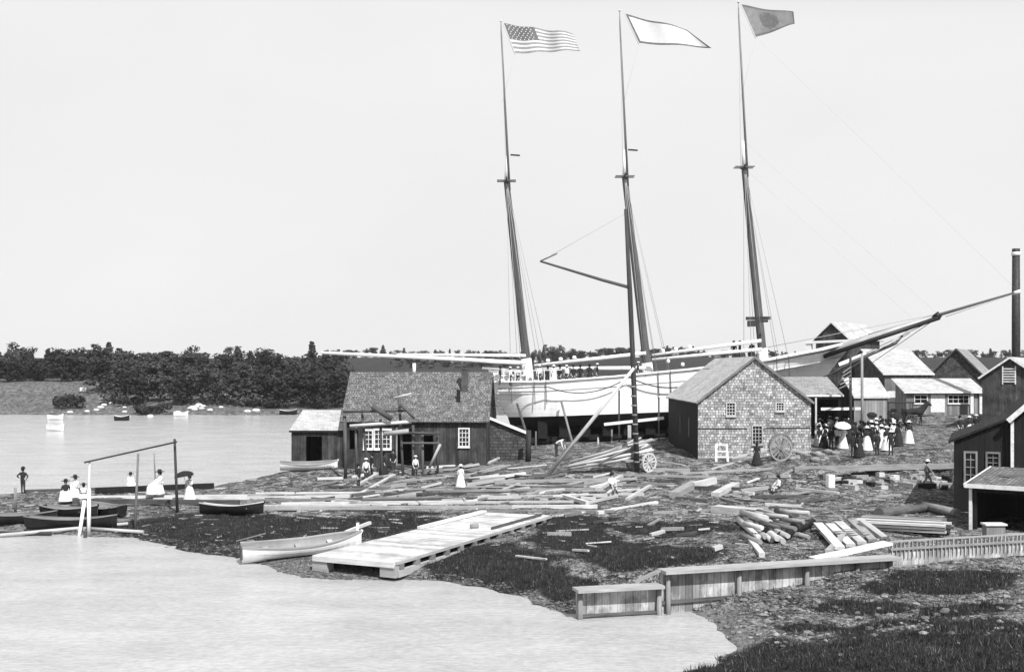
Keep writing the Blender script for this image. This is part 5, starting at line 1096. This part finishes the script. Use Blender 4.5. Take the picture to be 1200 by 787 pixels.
bw = thing('shore_hut', 'white hut roof at the edge of the wood across the water', 'hut', Gp(258,470)); mb = MB(); mb.box((0,0,.3),(1.6,1.5,1.6)); mb.build('wall', M['trim'], bw); mb = MB(); mb.mesh([V(-1.6,-1.1,1.1),V(1.6,-1.1,1.1),V(1.6,1.1,1.1),V(-1.6,1.1,1.1),V(-1.6,0,1.7),V(1.6,0,1.7)],[(0,1,5,4),(2,3,4,5),(0,4,3),(1,2,5)]); mb.build('roof', M['white'], bw)
for px, py, w, lab in ((98,460,1.4,'tiny white box at the edge of the wood on the left'), (316,467,4.5,'long white wall just before the wood right end')):
    tag(MB().box(Gp(px,py)+V(0,0,.6), (w,.8,1.0)).build('white_crate' if w < 2 else 'white_wall', M['white']), lab, 'crate' if w < 2 else 'wall')
for i, (px, py) in enumerate(((82,484),(118,478),(113,481),(122,475),(128,472),(131,474),(102,483),(146,478),(146,483),(160,483),(163,479),(163,485),(225,478),(230,477),(236,479),(228,480),(238,477),(246,481),(259,478),(222,479),(300,482),(290,483),(233,475),(208,484),(176,488),(150,488))):
    g = Gp(px, py); s_ = random.uniform(.28,.6); mb = MB(); mb.lathe([(0,-.3),(s_,0),(s_*.9,s_*.5),(s_*.4,s_*.8),(0,s_*.85)], g, 7, sx=1.5); tag(mb.build('boulder', M['trim']), 'pale boulder on the far shore below the wood', 'boulder', 'boulders on the far shore')
for px, py, rz, lab in ((65,492,5,'little boat afloat near the far shore, left of the others'), (143,493,0,'little dark boat at the far shore below the bushes'), (212,488,10,'little white boat hauled on the far shore'), (338,486,0,'little black boat afloat left of the lean-to shed'), (65,505,-10,'little buoy boat lying nearer than the far shore boats')):
    o = rowboat('small_boat', lab, 2.6 if px != 338 else 3.4, 1.1, .7, 'white' if px in (212,65) else 'black', 'timber', 'trim', thw=1); g = Gp(px,py); o.location = V(g.x,g.y,max(g.z,0)); o.rotation_euler = (0,0,R(rz))

# ------------------------------------------------------------------ stuff: stones, chips, grass
def scatter(n, x0, x1, y0, y1, keep, zmax=99):
    px = RNG.uniform(x0, x1, n*3); py = RNG.uniform(y0, y1, n*3); out = []
    z = np.full(len(px), 1.0)
    for _ in range(12): d = (CZ-z)*F/(py-HY); x = (px-CX)/F*d; z = .5*z+.5*hgt(x, d)
    d = (CZ-z)*F/(py-HY); x = (px-CX)/F*d; z = hgt(x, d); cv = cover(x, d, z); k = (z > .0) & (z < zmax) & keep(cv, px, py, RNG.random(len(px))) & ~((x > 13.6) & (x < 22.3) & (d > 81.9)) & ~((x > -14) & (x < -1.5) & (d > 85)); return x[k][:n], d[k][:n], z[k][:n]
def stones(name, n, args, s0, s1, mats, flat=.6, box=False):
    x, y, z = scatter(n if name != 'wrack' else n*3, *args, zmax=.16 if name == 'wrack' else 99); x, y, z = x[:n], y[:n], z[:n]; vs_ = []; fs_ = []; mi = []
    g_ = 1.618; base = np.array([(-1,g_,0),(1,g_,0),(-1,-g_,0),(1,-g_,0),(0,-1,g_),(0,1,g_),(0,-1,-g_),(0,1,-g_),(g_,0,-1),(g_,0,1),(-g_,0,-1),(-g_,0,1)], float)/1.9
    bf = [(0,11,5),(0,5,1),(0,1,7),(0,7,10),(0,10,11),(1,5,9),(5,11,4),(11,10,2),(10,7,6),(7,1,8),(3,9,4),(3,4,2),(3,2,6),(3,6,8),(3,8,9),(4,9,5),(2,4,11),(6,2,10),(8,6,7),(9,8,1)]
    bb = np.array([[-1,-1,-1],[1,-1,-1],[1,1,-1],[-1,1,-1],[-1,-1,1],[1,-1,1],[1,1,1],[-1,1,1]], float); bfb = [(4,5,6,7),(0,1,5,4),(1,2,6,5),(2,3,7,6),(3,0,4,7)]
    for a, b2, c in zip(x, y, z):
        s_ = s0+(s1-s0)*RNG.random()**2.5; an = RNG.uniform(0,6.28) if not box else RNG.normal(0,.7); R_ = np.array([[math.cos(an),-math.sin(an),0],[math.sin(an),math.cos(an),0],[0,0,1]])
        v = (base*(1+RNG.uniform(-.22,.22,(12,3)))*np.array([s_*1.3,s_,s_*flat]) if not box else bb*np.array([s_*RNG.uniform(2,6),s_*.8,s_*.3]))@R_.T+np.array([a,b2,c+s_*.15]); i = len(vs_); vs_ += v.tolist(); f_ = bf if not box else bfb; fs_ += [tuple(i+k for k in q_) for q_ in f_]; mi += [int(RNG.integers(len(mats)))]*len(f_)
    me = bpy.data.meshes.new(name); me.from_pydata(vs_, [], fs_); 
    for m_ in mats: me.materials.append(M[m_])
    me.polygons.foreach_set('material_index', mi); o = bpy.data.objects.new(name, me); COL.objects.link(o); return o
tag(stones('rubble', 6000, (0, 1200, 560, 780, lambda c,px,py,r: r > c*.9+.05), .02, .09, ['stone','stone_dark','stone_dark','timber_mid']), 'small stones and rubble strewn over the yard and banks', 'rubble', kind='stuff')
tag(stones('wood_chips', 2600, (0, 1120, 540, 700, lambda c,px,py,r: (r > c*.8) & (r > (np.abs(py-578)/70))), .03, .09, ['timber','timber_mid','timber_dark'], box=True), 'wood chips and splinters littering the shipyard ground', 'wood chips', kind='stuff')
tag(stones('wrack', 2600, (100, 700, 612, 722, lambda c,px,py,r: np.ones_like(r, bool)), .02, .1, ['timber_dark','bark','stone_dark','timber_mid'], flat=.3), 'dark weed and drift stranded along the near waterline', 'wrack', kind='stuff')
tag(stones('shore_rocks', 400, (700, 1200, 695, 745, lambda c,px,py,r: r > c*.7), .04, .15, ['stone','stone_dark','stone_dark']), 'larger rocks on the bank below the bulkhead', 'rocks', kind='stuff')
x, y, z = scatter(90000, -10, 1215, 595, 786, lambda c,px,py,r: r < np.maximum((c-.2)*1.3, .06))
hh = RNG.uniform(.03,.13,len(x))*(1+1.3*np.clip(vnoise(x, y, 1.4, 31)*3, 0, 1)); an = RNG.uniform(0,6.28,len(x)); w = RNG.uniform(.008,.022,len(x)); lean = RNG.normal(0,.05,(len(x),2))
v = np.zeros((len(x),3,3)); v[:,0] = np.c_[x-np.cos(an)*w, y-np.sin(an)*w, z-.02]; v[:,1] = np.c_[x+np.cos(an)*w, y+np.sin(an)*w, z-.02]; v[:,2] = np.c_[x+lean[:,0], y+lean[:,1], z+hh]
me = bpy.data.meshes.new('grass'); me.from_pydata(v.reshape(-1,3).tolist(), [], np.arange(len(x)*3).reshape(-1,3).tolist()); me.materials.append(M['grass']); me.materials.append(M['grass_dry'])
me.polygons.foreach_set('material_index', (RNG.random(len(x)) < .1).astype(np.int32)); go = bpy.data.objects.new('grass', me); COL.objects.link(go); tag(go, 'rough dark grass on the banks and between the timbers', 'grass', kind='stuff')

hz_m = bpy.data.materials.new('haze air'); hz_m.use_nodes = True; ht = hz_m.node_tree; ht.nodes.clear()
pv = ht.nodes.new('ShaderNodeVolumePrincipled'); pv.inputs['Density'].default_value = HAZE; pv.inputs['Color'].default_value = (.92,.92,.92,1); ho = ht.nodes.new('ShaderNodeOutputMaterial'); ht.links.new(pv.outputs[0], ho.inputs[1])
mb = MB(); mb.box((0, 1515, 34), (3700, 3170, 74)); o = mb.build('haze', hz_m); tag(o, 'pale summer haze over the far wood and ridge', 'haze', kind='stuff')
for o in bpy.data.objects:
    if '_off' in o: del o['_off']
